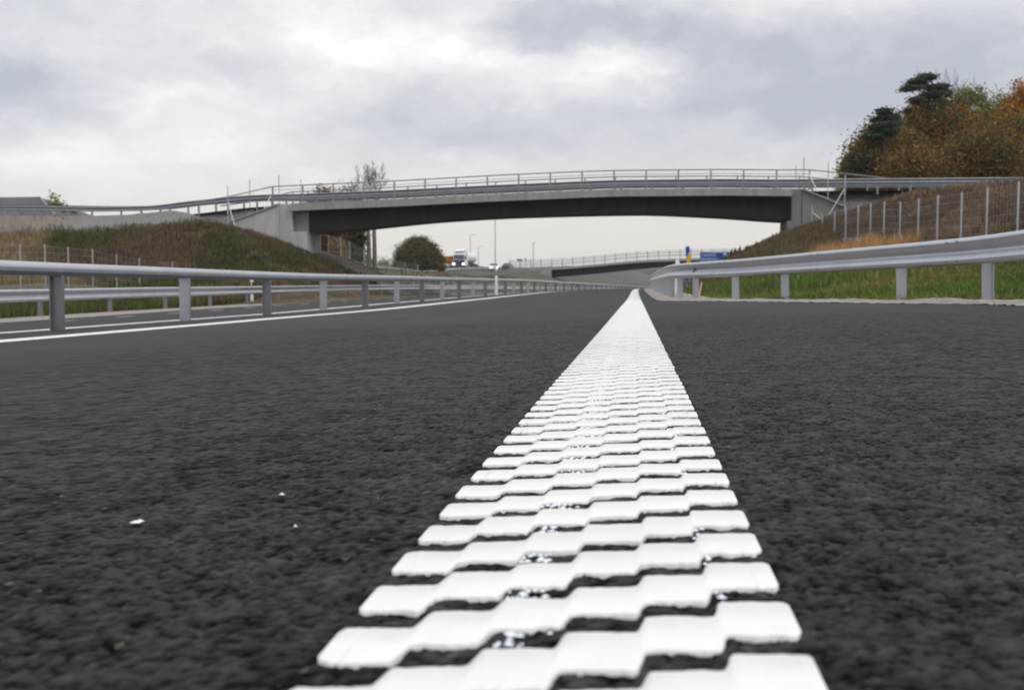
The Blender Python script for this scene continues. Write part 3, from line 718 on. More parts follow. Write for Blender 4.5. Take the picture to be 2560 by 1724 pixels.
# upper fences by the bridge corners
def upfence(name, label, pix, H, braces):
    pts = []
    Hs = H if isinstance(H, list) else [H]*len(pix)
    for (px, ty, D), hh_ in zip(pix, Hs):
        p = atD(px, ty, D); pts.append((p[0], p[1], p[2]-hh_))
    H = max(Hs)
    br = []
    for (x0, y0, d0, x1, y1, d1) in braces: br.append((atD(x0, y0, d0), atD(x1, y1, d1)))
    return fence(name, label, pts, min(Hs), dense=False, braces=br, Hl=Hs)
upfence('upper_wire_fence', 'slender wire fence climbing past the left end of the bridge, braced by two white struts',
        [(569,465,75.5),(624,449,78.5),(697,436,80),(752,449,84)], 2.5, [(570,505,75.3,592,583,74.2),(677,490,75.2,661,521,74.5)])
upfence('upper_wire_fence', 'slender wire fence past the right end of the bridge, braced by two white struts',
        [(1990,415,76),(2010,393,73.5),(2071,404,72),(2113,438,71)], [2.5, 2.5, 2.5, 2.0], [(2022,435,71.8,2043,479,71.5),(2110,474,70.8,2073,537,70.5)])
upfence('wing_wall_fence', 'short run of wire fence down the grassy slope in front of the left wing wall', [(662,553,73.3),(738,624,72.8),(760,628,72)], 2.1, [])

# ------------------------------------------------------------------ overpass
br = empty('overpass_bridge', (-6, YB0, 0)); tag(br, 'grey concrete road bridge spanning the whole motorway on a single shallow arch', 'bridge')
def bpart(m, name, mat, bevel=0): o = m.build(name, mat, br, bevel); child_local(o, br); return o
NX = 64; XA, XB = -21.9, 10.35
XI0, XI1 = -21.35, 9.2
def fas_bot(x): return zA(x)-np.interp(x, [-22, -10, 10.4], [.46, .43, .42])
gb = pchip([-22, -21.4, -12, -7, 0, 5, 9.1, 10], [3.2, 3.22, 4.0, 4.22, 4.33, 4.12, 3.82, 3.78])
xs_ = np.linspace(XA, XB, NX)
XF0 = float(atY(731, 520)[0])
def slab(name, x0, x1, y0, y1, zt, zb, mat, n=60):
    X = np.linspace(x0, x1, n); m = MB(); vs = []; fs = []
    for x in X: vs += [(x, y0, float(zb(x))), (x, y0, float(zt(x))), (x, y1, float(zt(x))), (x, y1, float(zb(x)))]
    for i in range(n-1):
        for j in range(4): k = (j+1) % 4; fs.append((i*4+j, i*4+k, (i+1)*4+k, (i+1)*4+j))
    fs += [(3,2,1,0), tuple((n-1)*4+j for j in range(4))]; m.addv(vs, fs); return bpart(m, name, mat)
slab('deck_edge', XF0, float(atY(1979, 480)[0]), YB0-.30, YB0+.25, lambda x: zA(x)+.03, fas_bot, M['concrete'])
slab('deck_edge', XF0, float(atY(1979, 480)[0]), YB1+1.2, YB1+1.75, lambda x: zA(x)+.03, fas_bot, M['concrete'])
slab('deck_slab', XF0, 9.3, YB0+.252, YB1+1.198, lambda x: zA(x)-.06, lambda x: fas_bot(x)+.03, M['concrete_shaded'])
slab('girder', XI0-.3, XI1+.2, YB0+.75, YB1+.5, lambda x: fas_bot(x)+.02, gb, M['concrete_shaded'])
# left abutment
def wallprism(name, pts, y0, y1, mat, bevel=.02): m = MB(); m.prism(pts, 'y', y0, y1); return bpart(m, name, mat, bevel)
L0 = float(atY(698, 513)[0]); LW = float(atY(569, 556)[0]); L1 = float(atY(766, 600)[0])
zl_ = float(zA(L0))
wallprism('abutment', [(L0, -.5), (L1, -.5), (L1, 3.24), (XF0-.02, 3.24), (XF0-.02, zl_+.05), (L0, zl_+.05)], YB0-.02, YB1+.6, M['concrete_lit'])
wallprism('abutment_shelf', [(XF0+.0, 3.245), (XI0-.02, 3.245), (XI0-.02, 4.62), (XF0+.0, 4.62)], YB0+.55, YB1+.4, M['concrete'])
wallprism('wing_wall', [(LW, -1.0), (L0-.005, -1.0), (L0-.005, zl_-.02), (LW, 3.80)], YB0-.10, YB0+.35, M['concrete_lit'])
m = MB(); m.bar((LW, YB0+.10, 3.83), (L0, YB0+.10, zl_+.03), .62, .10); bpart(m, 'wing_coping', M['concrete'])
# right abutment
R0 = float(atY(1967, 600)[0]); R1 = float(atY(2004, 600)[0]); RF = float(atY(1979, 480)[0]); RW = float(atY(2113, 518)[0]); zr_ = float(zA(R1))
wallprism('abutment', [(R0, -.5), (R1, -.5), (R1, zr_+.04), (RF+.02, zr_+.04), (RF+.02, 3.78), (R0, 3.78)], YB0-.02, YB1+.6, M['concrete_shade_side'])
wallprism('abutment_shelf', [(R0+.05, 3.785), (RF, 3.785), (RF, 5.2), (R0+.05, 5.2)], YB0+.55, YB1+.4, M['concrete_shaded'])
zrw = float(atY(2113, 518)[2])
wallprism('wing_wall', [(R1+.005, -.5), (RW, -.5), (RW, zrw), (R1+.005, zr_-.02)], YB0-.10, YB0+.35, M['concrete_shade_side'])
m = MB(); m.bar((R1, YB0+.06, zr_+.02), (RW, YB0+.06, zrw+.03), .66, .10); bpart(m, 'wing_coping', M['concrete'])
# approach road + deck surface
o = strip = None
Xr = np.concatenate([np.linspace(-300, -60, 30), np.linspace(-58, 60, 120), np.linspace(65, 300, 20)])
V = []; 
for x in Xr:
    for yy in (75.0, 78.1): V.append((x, yy, float(zA(x))-.02))
n = len(Xr); i = np.arange(n*2).reshape(n, 2); o = np_mesh('approach_road', V, np.stack([i[:-1,0], i[1:,0], i[1:,1], i[:-1,1]], -1), M['asphalt'], colors=np.ones((len(V), 3))); tag(o, kind='structure')
# parapets
def parapet(y, label, sgn, drop=True):
    root = empty('bridge_parapet', (-6, y, 5)); tag(root, label, 'railing', 'parapets along the overpass deck')
    xl = float(atY(682, 473)[0]); xr = float(atY(2024, 430)[0]); n = 17
    H = lambda x: np.interp(x, [-24, -7, 0, 12], [1.17, 1.24, 1.22, 1.20])
    def add(m, nm, mat=M['steel_dull']): o = m.build(nm, mat, root); child_local(o, root)
    for k, x in enumerate(np.linspace(xl, xr, n+1)):
        m = MB(); z = float(zA(x)); m.box(x-.045, x+.045, y-.035, y+.035, z-.02, z+float(H(x))-.03); m.box(x-.10, x+.10, y-.09, y+.09, z-.01, z+.05); add(m, 'post')
    X = np.linspace(xl, xr, 60)
    def run(frac, w, h, nm, ext=True, mat=M['steel_dull']):
        pts = [(x, y, float(zA(x))+float(H(x))*frac) for x in X]
        if ext:
            pts = [(xl-3.0, y, float(zA(xl-3.0))+.72), (xl-5.2, y, float(zA(xl-5.2))+.66)][::-1]+pts+[(xr+2.3, y, float(zA(xr+2.3))+.95), (xr+4.6, y, float(zA(xr+4.6))+.66)]
        m = MB(); m.sweep(pts, [(-w/2,-h/2),(w/2,-h/2),(w/2,h/2),(-w/2,h/2)]); add(m, nm, mat)
    run(1.0, .07, .07, 'handrail'); run(.80, .03, .03, 'thin_rail', False); run(.26, .05, .06, 'bottom_rail', False)
parapet(YB0-.02, 'near-side steel bridge railing of posts and slim bars, in front of its twin', -1)
parapet(YB1+1.45, 'far-side steel bridge railing glimpsed behind the nearer one', 1)
def approach_rail(y, label, face):
    root = empty('approach_guard_rail', (-30, y, 5)); tag(root, label, 'guard rail', 'guard rails along the road over the bridge')
    X = np.concatenate([np.linspace(-120, -60, 14), np.linspace(-58, 50, 110), np.linspace(52, 120, 14)])
    lift_ = .16 if y < 76 else .42
    up = lambda x: float(np.interp(x, [-60, -30, -22], [lift_, lift_, 0]))
    m = MB(); m.sweep([(x, y, float(zA(x))+.42+up(x)) for x in X], [(u*face, v) for u, v in wprof(1)]); o = m.build('rail', M['steel_dull'], root); child_local(o, root)
    m = None
    xs = list(np.arange(-74, -34, 3.6))+list(np.arange(-33.0, 50, 2.0))
    for x in xs:
        z = float(zA(x)); q = MB(); q.box(x-.06, x+.06, y+.01, y+.08, z-.25, z+.66+up(x)); o = q.build('post', M['steel_dull'], root); child_local(o, root)
approach_rail(75.0, 'corrugated guard rail along the near side of the road crossing the bridge', -1)
approach_rail(78.2, 'corrugated guard rail along the far side of the road crossing the bridge', 1)

# ------------------------------------------------------------------ far overpass
FY = 219.0
fb = empty('far_overpass', (0, FY, 0)); tag(fb, 'low distant concrete bridge with pale screened railing, seen under the main one', 'bridge')
def fpart(m, n, mat): o = m.build(n, mat, fb); child_local(o, fb)
fx0 = float(atY(1379, 690, FY)[0]); fzt = pchip([fx0-20, fx0, fx0+8, 2, 10, 40], [float(atY(1376, 668, FY)[2])-.5, float(atY(1376, 669, FY)[2]), float(atY(1480, 661, FY)[2]), float(atY(1600, 650, FY)[2]), float(atY(1700, 646, FY)[2]), float(atY(1900, 638, FY)[2])])
def fslab(n, x0, x1, y0, y1, zt, zb, mat):
    X = np.linspace(x0, x1, 40); m = MB(); vs = []; fs = []
    for x in X: vs += [(x, y0, float(zb(x))), (x, y0, float(zt(x))), (x, y1, float(zt(x))), (x, y1, float(zb(x)))]
    for i in range(39):
        for j in range(4): k = (j+1) % 4; fs.append((i*4+j, i*4+k, (i+1)*4+k, (i+1)*4+j))
    fs += [(3,2,1,0), tuple(39*4+j for j in range(4))]; m.addv(vs, fs); fpart(m, n, mat)
fslab('deck_edge', fx0-.5, 36, FY-.3, FY+7, fzt, lambda x: fzt(x)-.42, M['concrete'])
fslab('girder', fx0-.3, 36, FY+.8, FY+6, lambda x: fzt(x)-.41, lambda x: fzt(x)-1.75+.35*np.exp(-((x-8)/9)**2), M['concrete_shaded'])
m = MB(); xw = float(atY(1340, 690, FY)[0]); m.prism([(xw, -3), (fx0, -3), (fx0, float(fzt(fx0))-.02), (fx0-1.0, float(fzt(fx0))-.02), (xw, 1.3)], 'y', FY-.4, FY+1); fpart(m, 'abutment', M['concrete'])
m = MB(); m.box(20, 30, FY-.4, FY+6.5, -2, 3.2); fpart(m, 'abutment', M['concrete'])
for k, x in enumerate(np.arange(fx0-8, 34, 2.0)):
    m = MB(); z = float(fzt(x)); m.box(x-.06, x+.06, FY-.1, FY, z-.02, z+1.75); fpart(m, 'post', M['steel_dull'])
m = MB(); X = np.linspace(fx0-8, 34, 30); m.sweep([(x, FY-.12, float(fzt(x))+1.0) for x in X], [(-.005,-.98),(.005,-.98),(.005,.72),(-.005,.72)]); fpart(m, 'screen', M['screen'])
m = MB(); m.sweep([(x, FY-.14, float(fzt(x))+1.25) for x in X], [(-.03,-.03),(.03,-.03),(.03,.03),(-.03,.03)]); fpart(m, 'handrail', M['steel_dull'])
m = MB(); m.sweep([(x, FY-.14, float(fzt(x))+.7) for x in X], [(-.03,-.04),(.03,-.04),(.03,.04),(-.03,.04)]); fpart(m, 'mid_rail', M['steel_dull'])

# ------------------------------------------------------------------ vegetation
def crown_mesh(name, blobs, cols, size, count, parent, mat=None, flat=.0, shell=.55, clump=26, spread=2.4, seed=0, loc=(0,0,0)):
    """leaf clumps spread through ellipsoids: blobs (cx,cy,cz,rx,ry,rz,weight)"""
    r = np.random.default_rng(seed); w = np.array([b[6] if len(b) > 6 else b[3]*b[5] for b in blobs], float); w /= w.sum()
    nc = count//clump; bi = r.choice(len(blobs), nc, p=w); B = np.array([b[:6] for b in blobs])[bi]
    d = r.normal(size=(nc, 3)); d /= np.linalg.norm(d, axis=1)[:, None]; rad = (shell+(1-shell)*r.random(nc)**.6)*(1+r.normal(0, .07, nc))
    cc = B[:, :3]+d*rad[:, None]*B[:, 3:6]
    tone = r.random(nc); ci = r.integers(0, len(cols), nc); cols = np.array(cols)
    cc = np.repeat(cc, clump, 0); tone = np.repeat(tone, clump); ci = np.repeat(ci, clump); csz = size*(1.3 if flat else spread)
    p = cc+r.normal(0, 1, (len(cc), 3))*csz*np.array([1, 1, .35 if flat else .85]); n = len(p)
    u = r.normal(size=(n, 3)); u[:, 2] *= (.4 if flat else 1); u /= np.linalg.norm(u, axis=1)[:, None]; v = np.cross(u, r.normal(size=(n, 3))); v /= np.linalg.norm(v, axis=1)[:, None]
    s = size*(.5+.8*r.random(n))[:, None]
    q = np.stack([p-u*s*.5, p+v*s*.33, p+u*s*.5, p-v*s*.33], 1).reshape(-1, 3)
    cl = cols[ci]*1.6*(.35+1.3*tone)[:, None]*(.8+.4*r.random(n))[:, None]; cl = np.repeat(cl, 4, 0)
    return np_mesh(name, q-np.array(loc), np.arange(n*4).reshape(-1, 4), mat or M['leaf'], parent, colors=cl)
def limb(m, p, d, L, r, depth, rr, spread=.5, up=.25):
    p = Vector(p); d = Vector(d).normalized(); segs = 3
    for s in range(segs):
        q = p+d*L/segs; r2 = r*(1-.22); m.tube(p, q, r, r2, 6 if r > .04 else 4, cap=False)
        p = q; r = r2; d = (d+Vector((rr.gauss(0, .12), rr.gauss(0, .12), rr.gauss(0, .08)+up*.2))).normalized()
        if depth > 0 and s > 0:
            for _ in range(rr.choice((1, 2))):
                nd_ = (d+Vector((rr.gauss(0, spread), rr.gauss(0, spread), abs(rr.gauss(0, spread))*.6))).normalized()
                limb(m, p, nd_, L*rr.uniform(.5, .75), max(r*.66, .016), depth-1, rr, spread, up)
def tree(name, label, cat, base, H, blobs, cols, size, count, group=None, trunk_r=.2, bark='bark', depth=2, trunk_h=.45, seed=1, flat=0, shell=.5, limbs=5, lspread=.5, sub=None):
    base = Vector(base); root = empty(name, base); tag(root, label, cat, group); rr = random.Random(seed); m = MB()
    p = base-Vector((0, 0, .3)); d = Vector((rr.gauss(0, .04), rr.gauss(0, .04), 1)); r = trunk_r; n = 6; top = H*trunk_h
    for k in range(n):
        q = p+d.normalized()*top/n; m.tube(p, q, r, r*.93, 9, cap=False); p = q; r *= .93; d += Vector((rr.gauss(0, .05), rr.gauss(0, .05), 0))
    for k in range(limbs):
        a = 2*math.pi*k/limbs+rr.random(); limb(m, p-Vector((0, 0, rr.random()*top*.3)), (math.cos(a)*.7, math.sin(a)*.7, 1.0), H*(1-trunk_h)*.42, r*.6, depth, rr, lspread)
    o = m.build('trunk', M[bark], root); child_local(o, root)
    if blobs:
        bl = [(base.x+b[0], base.y+b[1], base.z+b[2], *b[3:]) for b in blobs]
        o = crown_mesh('crown', bl, cols, size, count, root, flat=flat, shell=shell, seed=seed, spread=2.4 if max(b[3] for b in blobs) > 2.4 else 1.3); child_local(o, root)
    return root
BRN = [(.135,.060,.014),(.100,.056,.013),(.062,.064,.014),(.18,.070,.013),(.045,.044,.011),(.075,.078,.018)]
ORG = [(.30,.105,.014),(.23,.080,.013),(.17,.070,.015),(.28,.14,.02),(.12,.055,.014)]
GRN = [(.12,.13,.028),(.085,.10,.025),(.16,.155,.03),(.06,.07,.02)]
YEL = [(.38,.33,.03),(.26,.25,.03),(.14,.16,.025)]
PIN = [(.022,.034,.020),(.030,.046,.026),(.040,.055,.030)]
DKG = [(.022,.032,.014),(.030,.040,.015),(.05,.05,.016)]
def lump(rx, h0, h1, ry=None, n=9, seed=0, fill=.62):
    """a broad rounded crown from h0 to h1, half width rx, as overlapping lobes"""
    r = random.Random(seed); ry = ry or rx; out = [(0, 0, (h0+h1)/2, rx*.82, ry*.82, (h1-h0)*.5, 2.2*rx*(h1-h0))]
    for k in range(n):
        a = r.random()*6.28; t = r.random(); z = h0+(h1-h0)*(.15+.75*t); k_ = math.sqrt(max(0, 1-((z-(h0+h1)/2)/((h1-h0)*.56))**2))
        s = rx*r.uniform(.28, .45); out.append((math.cos(a)*rx*fill*k_, math.sin(a)*ry*fill*k_, z, s, s, s*.8, s*(h1-h0)*.6))
    return out
def wood(px, ty, wpx, D, cols, label, name='broadleaf_tree', seed=1, size=.25, count=9000, cat='tree', low=.06, group='trees on the hill to the right', **k):
    count = int(count*2.9); size *= .95; top = atD(px, ty, D); gz_ = float(T(top[0], top[1])); H = top[2]-gz_; rx = wpx/2*D/F
    return tree(name, label, cat, (top[0], top[1], gz_), H, lump(rx, H*low, H*.98, n=12, seed=seed), cols, size, count, group, trunk_r=.22, seed=seed, **k)
wood(2350, 268, 400, 104, BRN, 'broad russet-brown tree filling the middle of the hillside wood', seed=3, count=24000)
wood(2510, 285, 300, 99, BRN, 'brown-leaved tree cut by the right edge of the photo, below the orange one', seed=4, count=19000)
wood(2215, 322, 220, 99, [(.14,.072,.016),(.10,.062,.015),(.06,.055,.014)], 'lower brownish tree at the left shoulder of the wood', seed=5, count=13000)
wood(2165, 362, 120, 97, DKG+BRN[:1], 'small dark green tree at the low left end of the wood', seed=6, count=7000)
wood(2130, 376, 62, 103, YEL, 'yellow-leaved small tree peeping out at the left end of the wood', seed=7, size=.28, count=2600)
wood(2330, 228, 130, 112, ORG, 'orange-red tree crown below the bare twigs and beside the upper pine', seed=8, count=5500, low=.55)
wood(2440, 205, 130, 114, GRN, 'yellow-green tree crown rising above the brown one', seed=9, count=6500, low=.5)
wood(2500, 228, 90, 118, GRN, 'smaller green crown between the yellow-green tree and the orange one', seed=10, count=3500, low=.5)
wood(2552, 196, 100, 112, ORG, 'orange tree at the top right corner of the wood', seed=11, count=5200, low=.45)
wood(2660, 230, 260, 108, BRN+ORG[:2], 'brown and orange tree standing just outside the right edge', seed=12, count=9000)
wood(2440, 330, 240, 93, [(.11,.062,.014),(.08,.06,.014),(.055,.045,.012)], 'low dark brown tree in front of the middle of the wood', seed=13, count=14000, low=.0)
wood(2290, 370, 200, 92, [(.13,.062,.015),(.09,.058,.014),(.055,.045,.012)], 'low reddish-brown tree right behind the guard rail of the wood', seed=14, count=11000, low=.0)
def pine(px, ty, D, boughs, label, seed):
    """boughs: (px,py,half width px,half height px)"""
    top = atD(px, ty, D); g = float(T(top[0], top[1])); H = top[2]-g; base = Vector((top[0], top[1], g)); root = empty('pine_tree', base); tag(root, label, 'tree', 'pines on the hill to the right')
    m = MB(); m.tube(base, base+Vector((.2, 0, H*.6)), .24, .15, 8, cap=False); m.tube(base+Vector((.2, 0, H*.6)), Vector((top[0], top[1], top[2]-.3)), .15, .04, 7, cap=False)
    bl = []; r = random.Random(seed)
    for bx, by, hw, hh in boughs:
        c = atD(bx, by, D); q = Vector(c); j = Vector((top[0]+.1, top[1], c[2]-.5)); m.tube(j, q, .06, .025, 5, cap=False)
        for k in range(3):
            o_ = Vector((r.uniform(-.5, .5)*hw*D/F, r.uniform(-1, 1)*hw*D/F*.6, r.uniform(-.3, .3)*hh*D/F)); bl.append((q.x+o_.x, q.y+o_.y, q.z+o_.z, hw*D/F*.62, hw*D/F*.62, hh*D/F*.45, hw*hh))
        bl.append((q.x, q.y+r.uniform(-1.2, 1.2), q.z, hw*D/F*.95, hw*D/F*.95, hh*D/F*.30, hw*hh))
    o = m.build('trunk', M['bark'], root); child_local(o, root)
    o = crown_mesh('crown', bl, PIN, .20, 17000, root, flat=1, shell=.1, seed=seed, clump=10); child_local(o, root)
pine(2330, 186, 101, [(2318,195,22,12),(2300,206,26,9),(2340,215,26,16),(2282,222,26,8),(2325,238,28,12),(2312,262,16,10),(2295,252,22,8),(2345,260,22,14),(2275,275,9,5),(2350,235,20,14)], 'dark ragged pine reaching leftward at the top of the wood', 21)
pine(2206, 268, 96, [(2206,280,10,12),(2204,298,20,8),(2228,292,12,8),(2212,315,30,9),(2228,308,14,9),(2198,326,20,6),(2216,332,22,9),(2188,342,16,5),(2172,340,9,5)], 'small dark pine with a pointed top left of the wood', 22)
def bare(px, ty, base_y, D, label, seed, spread, H=None, trunks=1, r=.19, pale='bark_pale', th=.45, depth=4, limbs=5):
    top = atD(px, ty, D); g = float(T(top[0], top[1])); H = (top[2]-g)*.93; root = empty('bare_tree', (top[0], top[1], g)); tag(root, label, 'tree'); rr = random.Random(seed); m = MB()
    for t_ in range(trunks):
        p = Vector((top[0]+(t_-(trunks-1)/2)*.55, top[1], g-.2)); d = Vector(((t_-(trunks-1)/2)*.03, 0, 1)); rad = r
        for k in range(6): q = p+d*H*th/6; m.tube(p, q, rad, rad*.95, 8, cap=False); p = q; rad *= .95; d = (d+Vector((rr.gauss(0, .025), rr.gauss(0, .03), 0))).normalized()
        for k in range(limbs):
            a = rr.random()*6.28; limb(m, p, (math.cos(a)*spread, math.sin(a)*spread, 1), H*(1-th)*.62, max(rad*.62, .05), depth, rr, .34, .5)
    o = m.build('trunk', M[pale], root); child_local(o, root); return root
bare(2372, 170, 450, 108, 'leafless grey twiggy tree between the upper pine and the green crown', 31, .45, r=.10, th=.6, depth=3)
bare(928, 428, 672, 112, 'tall leafless tree with twin trunks rising behind the left part of the bridge', 32, .4, trunks=2, r=.24, th=.62, limbs=4)
# tree group behind the left abutment
GL = 'trees behind the left abutment'
wood(800, 462, 60, 108, BRN+ORG[2:3], 'thin brown-leaved tree just above the left part of the bridge railing', seed=41, size=.26, count=3200, low=.35, group=GL)
wood(868, 455, 90, 118, [(.13,.11,.05),(.10,.08,.04),(.07,.07,.03)], 'sparse olive tree whose crown shows above and below the bridge deck', seed=42, size=.26, count=3600, low=.22, group=GL)
wood(820, 520, 80, 104, ORG[1:]+BRN, 'russet tree seen under the left end of the arch', seed=43, size=.28, count=6500, low=.0, group=GL)
wood(880, 560, 60, 112, DKG, 'dark green tree under the left end of the arch beside the bare trunks', seed=44, size=.26, count=3500, low=.02, group=GL)
def bush(name, label, px, ty, by, wpx, D, cols, count, seed, cat='bush', group=None, size=.24, n=9):
    top = atD(px, ty, D); bt = atD(px, by, D); g = bt[2]; H = top[2]-g; rx = wpx/2*D/F; root = empty(name, (bt[0], bt[1], g)); tag(root, label, cat, group)
    m = MB(); r = random.Random(seed)
    for k in range(7): a = r.random()*6.28; m.tube((bt[0], bt[1], g-.6), (bt[0]+math.cos(a)*rx*.5, bt[1]+math.sin(a)*rx*.5, g+H*.6), .09, .04, 5)
    o = m.build('stems', M['bark'], root); child_local(o, root)
    bl = [(bt[0], bt[1], g+H*.10, rx*.96, rx*.9, H*.88, 30)]
    for k in range(n):
        a = r.random()*6.28; t = r.random()*.8; bl.append((bt[0]+math.cos(a)*rx*.72*(1-t*.5), bt[1]+math.sin(a)*rx*.7, g+H*(.1+.55*t), rx*.24, rx*.24, H*.22, 1))
    o = crown_mesh('crown', bl, cols, size, count, root, shell=.80, seed=seed, spread=1.2, clump=12); 
    V = np.empty(len(o.data.vertices)*3, dtype=np.float32); o.data.vertices.foreach_get('co', V); V = V.reshape(-1, 3); V[:, 2] = np.where(V[:, 2] < g-.4, g-.4+(g-.4-V[:, 2])*.3, V[:, 2]); o.data.vertices.foreach_set('co', V.ravel()); o.data.update()
    child_local(o, root)
bush('round_bush', 'large dark round bush beyond the bridge, left of the truck', 1046, 596, 672, 128, 175, [(.05,.055,.018),(.075,.055,.02),(.035,.042,.016),(.10,.065,.022)], 42000, 51, size=.26)
bush('shrub', 'low yellowish shrub between the bare trunks and the round bush', 958, 648, 678, 34, 165, [(.16,.15,.04),(.10,.11,.035)], 1500, 52)
bush('shrub', 'dark low shrub right behind the bare trunks', 905, 640, 676, 60, 170, DKG+GRN[1:2], 2500, 53)
bush('shrub', 'small olive shrub left of the yellowish shrub', 925, 652, 676, 24, 160, GRN, 1000, 54)
# trees by the house on the left
wood(140, 484, 62, 122, GRN+BRN[:1], 'bushy olive tree at the gable of the grey-roofed house', seed=61, size=.26, count=4200, low=.0, group='trees by the grey house')
wood(82, 488, 44, 160, YEL[1:]+GRN, 'small yellow-green tree top behind the ridge of the grey roof', seed=62, size=.26, count=2000, low=.2, group='trees by the grey house')
wood(176, 505, 26, 124, BRN+GRN[:1], 'narrow brown-green tree right of the bushy olive tree by the house', seed=63, size=.24, count=1200, low=.0, group='trees by the grey house')
wood(218, 529, 32, 150, YEL, 'low yellow tree top just above the gravel bank', seed=64, size=.24, count=1100, low=.2, group='trees by the grey house')
wood(452, 526, 26, 160, YEL[1:]+GRN, 'tiny green tree top behind the approach rail', seed=65, size=.24, count=700, low=.4, group='trees by the grey house')

# grass and weeds
def grass_patch(N, xr_, yr_, hmin, hmax, wmin, wmax, seed, keep=None, lean=.35, colmul=1.0):
    r = np.random.default_rng(seed); Y = yr_[0]+(yr_[1]-yr_[0])*r.random(N); X = xr_[0]+(xr_[1]-xr_[0])*r.random(N)
    ok = (X/Y > -.62) & (X/Y < .42)
    if keep is not None: ok &= keep(X, Y)
    X = X[ok]; Y = Y[ok]; Z = T(X, Y); col, cov = zone(X, Y, Z); m = r.random(len(X)) < cov; X, Y, Z, col = X[m], Y[m], Z[m], col[m]
    n = len(X); cl = .35+1.1*fbm(X, Y, 1.0, 3, 91); h = (hmin+(hmax-hmin)*r.random(n)**1.5)*cl; w = wmin+(wmax-wmin)*r.random(n)
    a = r.random(n)*6.283; ux, uy = np.cos(a)*w/2, np.sin(a)*w/2; la = r.random(n)*6.283; lx, ly = np.cos(la)*h*lean*r.random(n), np.sin(la)*h*lean*r.random(n)
    b = np.stack([X, Y, Z-.04], -1); U = np.stack([ux, uy, 0*ux], -1); Lm = np.stack([lx*.35, ly*.35, h*.6], -1); Lt = np.stack([lx, ly, h], -1)
    V = np.stack([b-U*.7, b+U*.7, b+Lm+U, b+Lt, b+Lm-U], 1).reshape(-1, 3)
    c = col*np.where(X < 0, 1.15, np.where(X > 10.5, 1.05, 1.65))[:, None]*(.6+.8*r.random((n, 1)))*colmul*(1+r.normal(0, .10, (n, 3))); c = np.clip(c, .004, .6); c5 = np.repeat(c, 5, 0)
    i = np.arange(n)[:, None]*5; Q = i+np.array([[0, 1, 2, 4]]); R3 = i+np.array([[4, 2, 3, 3]])
    return V, c5, Q, R3
def grass_obj(name, parts, mat):
    Vs = []; Cs = []; tris = []; b = 0
    for V, c, Q, R in parts:
        Vs.append(V); Cs.append(c); t = np.concatenate([Q[:, [0,1,2]], Q[:, [0,2,3]], R[:, :3]])+b; tris.append(t); b += len(V)
    o = np_mesh(name, np.concatenate(Vs), np.concatenate(tris), mat, colors=np.concatenate(Cs)); tag(o, kind='stuff'); return o
okR = lambda X, Y: X > XE(Y)+.80+.45*fbm(X, Y, .8, 2, 77)
okL = lambda X, Y: X < XL-1.9
o = grass_obj('verge_grass', [grass_patch(120000, (1.5, 12), (11, 30), .05, .24, .012, .035, 1, okR, .9),
                      grass_patch(40000, (1.5, 12), (11, 34), .05, .16, .03, .07, 2, okR, 1.2),
                      grass_patch(60000, (1.5, 14), (28, 56), .10, .42, .03, .06, 3, okR, .6)], M['grass'])
tag(o, 'green grass and weeds on the verge behind the curving right rail', 'grass')
o = grass_obj('slope_grass', [grass_patch(80000, (9, 30), (30, 73), .12, .42, .03, .07, 4, None, .4), grass_patch(30000, (2, 14), (50, 74), .10, .40, .04, .08, 5, okR, .5)], M['grass'])
tag(o, 'brown dry weeds on the upper right slope below the wood', 'grass')
o = grass_obj('embankment_grass', [grass_patch(150000, (-46, -16), (42, 74), .12, .48, .03, .08, 6, okL, .5), grass_patch(60000, (-30, -16), (24, 46), .10, .42, .02, .06, 7, okL, .5)], M['grass'])
tag(o, 'brown and green weeds over the left embankment slope', 'grass')
rustk = lambda X, Y: (((X-8.9)/1.7)**2+((Y-49)/9)**2+(fbm(X, Y, 2, 2, 5)-.5)*1.2 < 1) & okR(X, Y)
straw = lambda X, Y: (-X > .50*Y+(fbm(X, Y, 4, 2, 6)-.5)*5) & (Y > 44) & (Y < 66)
g1 = grass_patch(26000, (6, 12), (36, 62), .35, 1.0, .02, .04, 8, rustk, .25, np.array([[1.15, 1.05, 1.0]])); g2 = grass_patch(16000, (-40, -24), (44, 66), .3, .8, .02, .05, 9, straw, .3)
o = grass_obj('dry_tall_grass', [g1, g2], M['grass']); tag(o, 'tall straw-coloured dry grass in two clumps, one on each slope', 'grass')
o = grass_obj('far_verge_grass', [grass_patch(40000, (-60, -17), (82, 170), .08, .28, .08, .16, 10, None, .5), grass_patch(15000, (3, 20), (80, 150), .2, .6, .08, .16, 11, None, .5)], M['grass']); tag(o, 'rough grass and bare soil beyond the bridge', 'grass')

# poppy-orange flower on the verge
fp = atX(2330, 703, 5.6); fz = float(T(fp[0], fp[1])); fp = np.array([fp[0], fp[1], max(fp[2], fz+.12)])
fl_ = empty('orange_flower', (fp[0], fp[1], fz)); tag(fl_, 'single bright orange flower in the green verge behind the right rail', 'flower')
m = MB(); m.tube((fp[0], fp[1], fz-.02), tuple(fp), .006, .004, 5); o = m.build('stem', M['grass'], fl_); child_local(o, fl_)
m = MB()
for k in range(6):
    a = k*1.047; m.addv([tuple(fp), tuple(fp+np.array([math.cos(a-.4)*.035, math.sin(a-.4)*.035, .02])), tuple(fp+np.array([math.cos(a)*.05, math.sin(a)*.05, .03])), tuple(fp+np.array([math.cos(a+.4)*.035, math.sin(a+.4)*.035, .02]))], [(0, 1, 2, 3)])
o = m.build('petals', M['flower'], fl_); child_local(o, fl_)

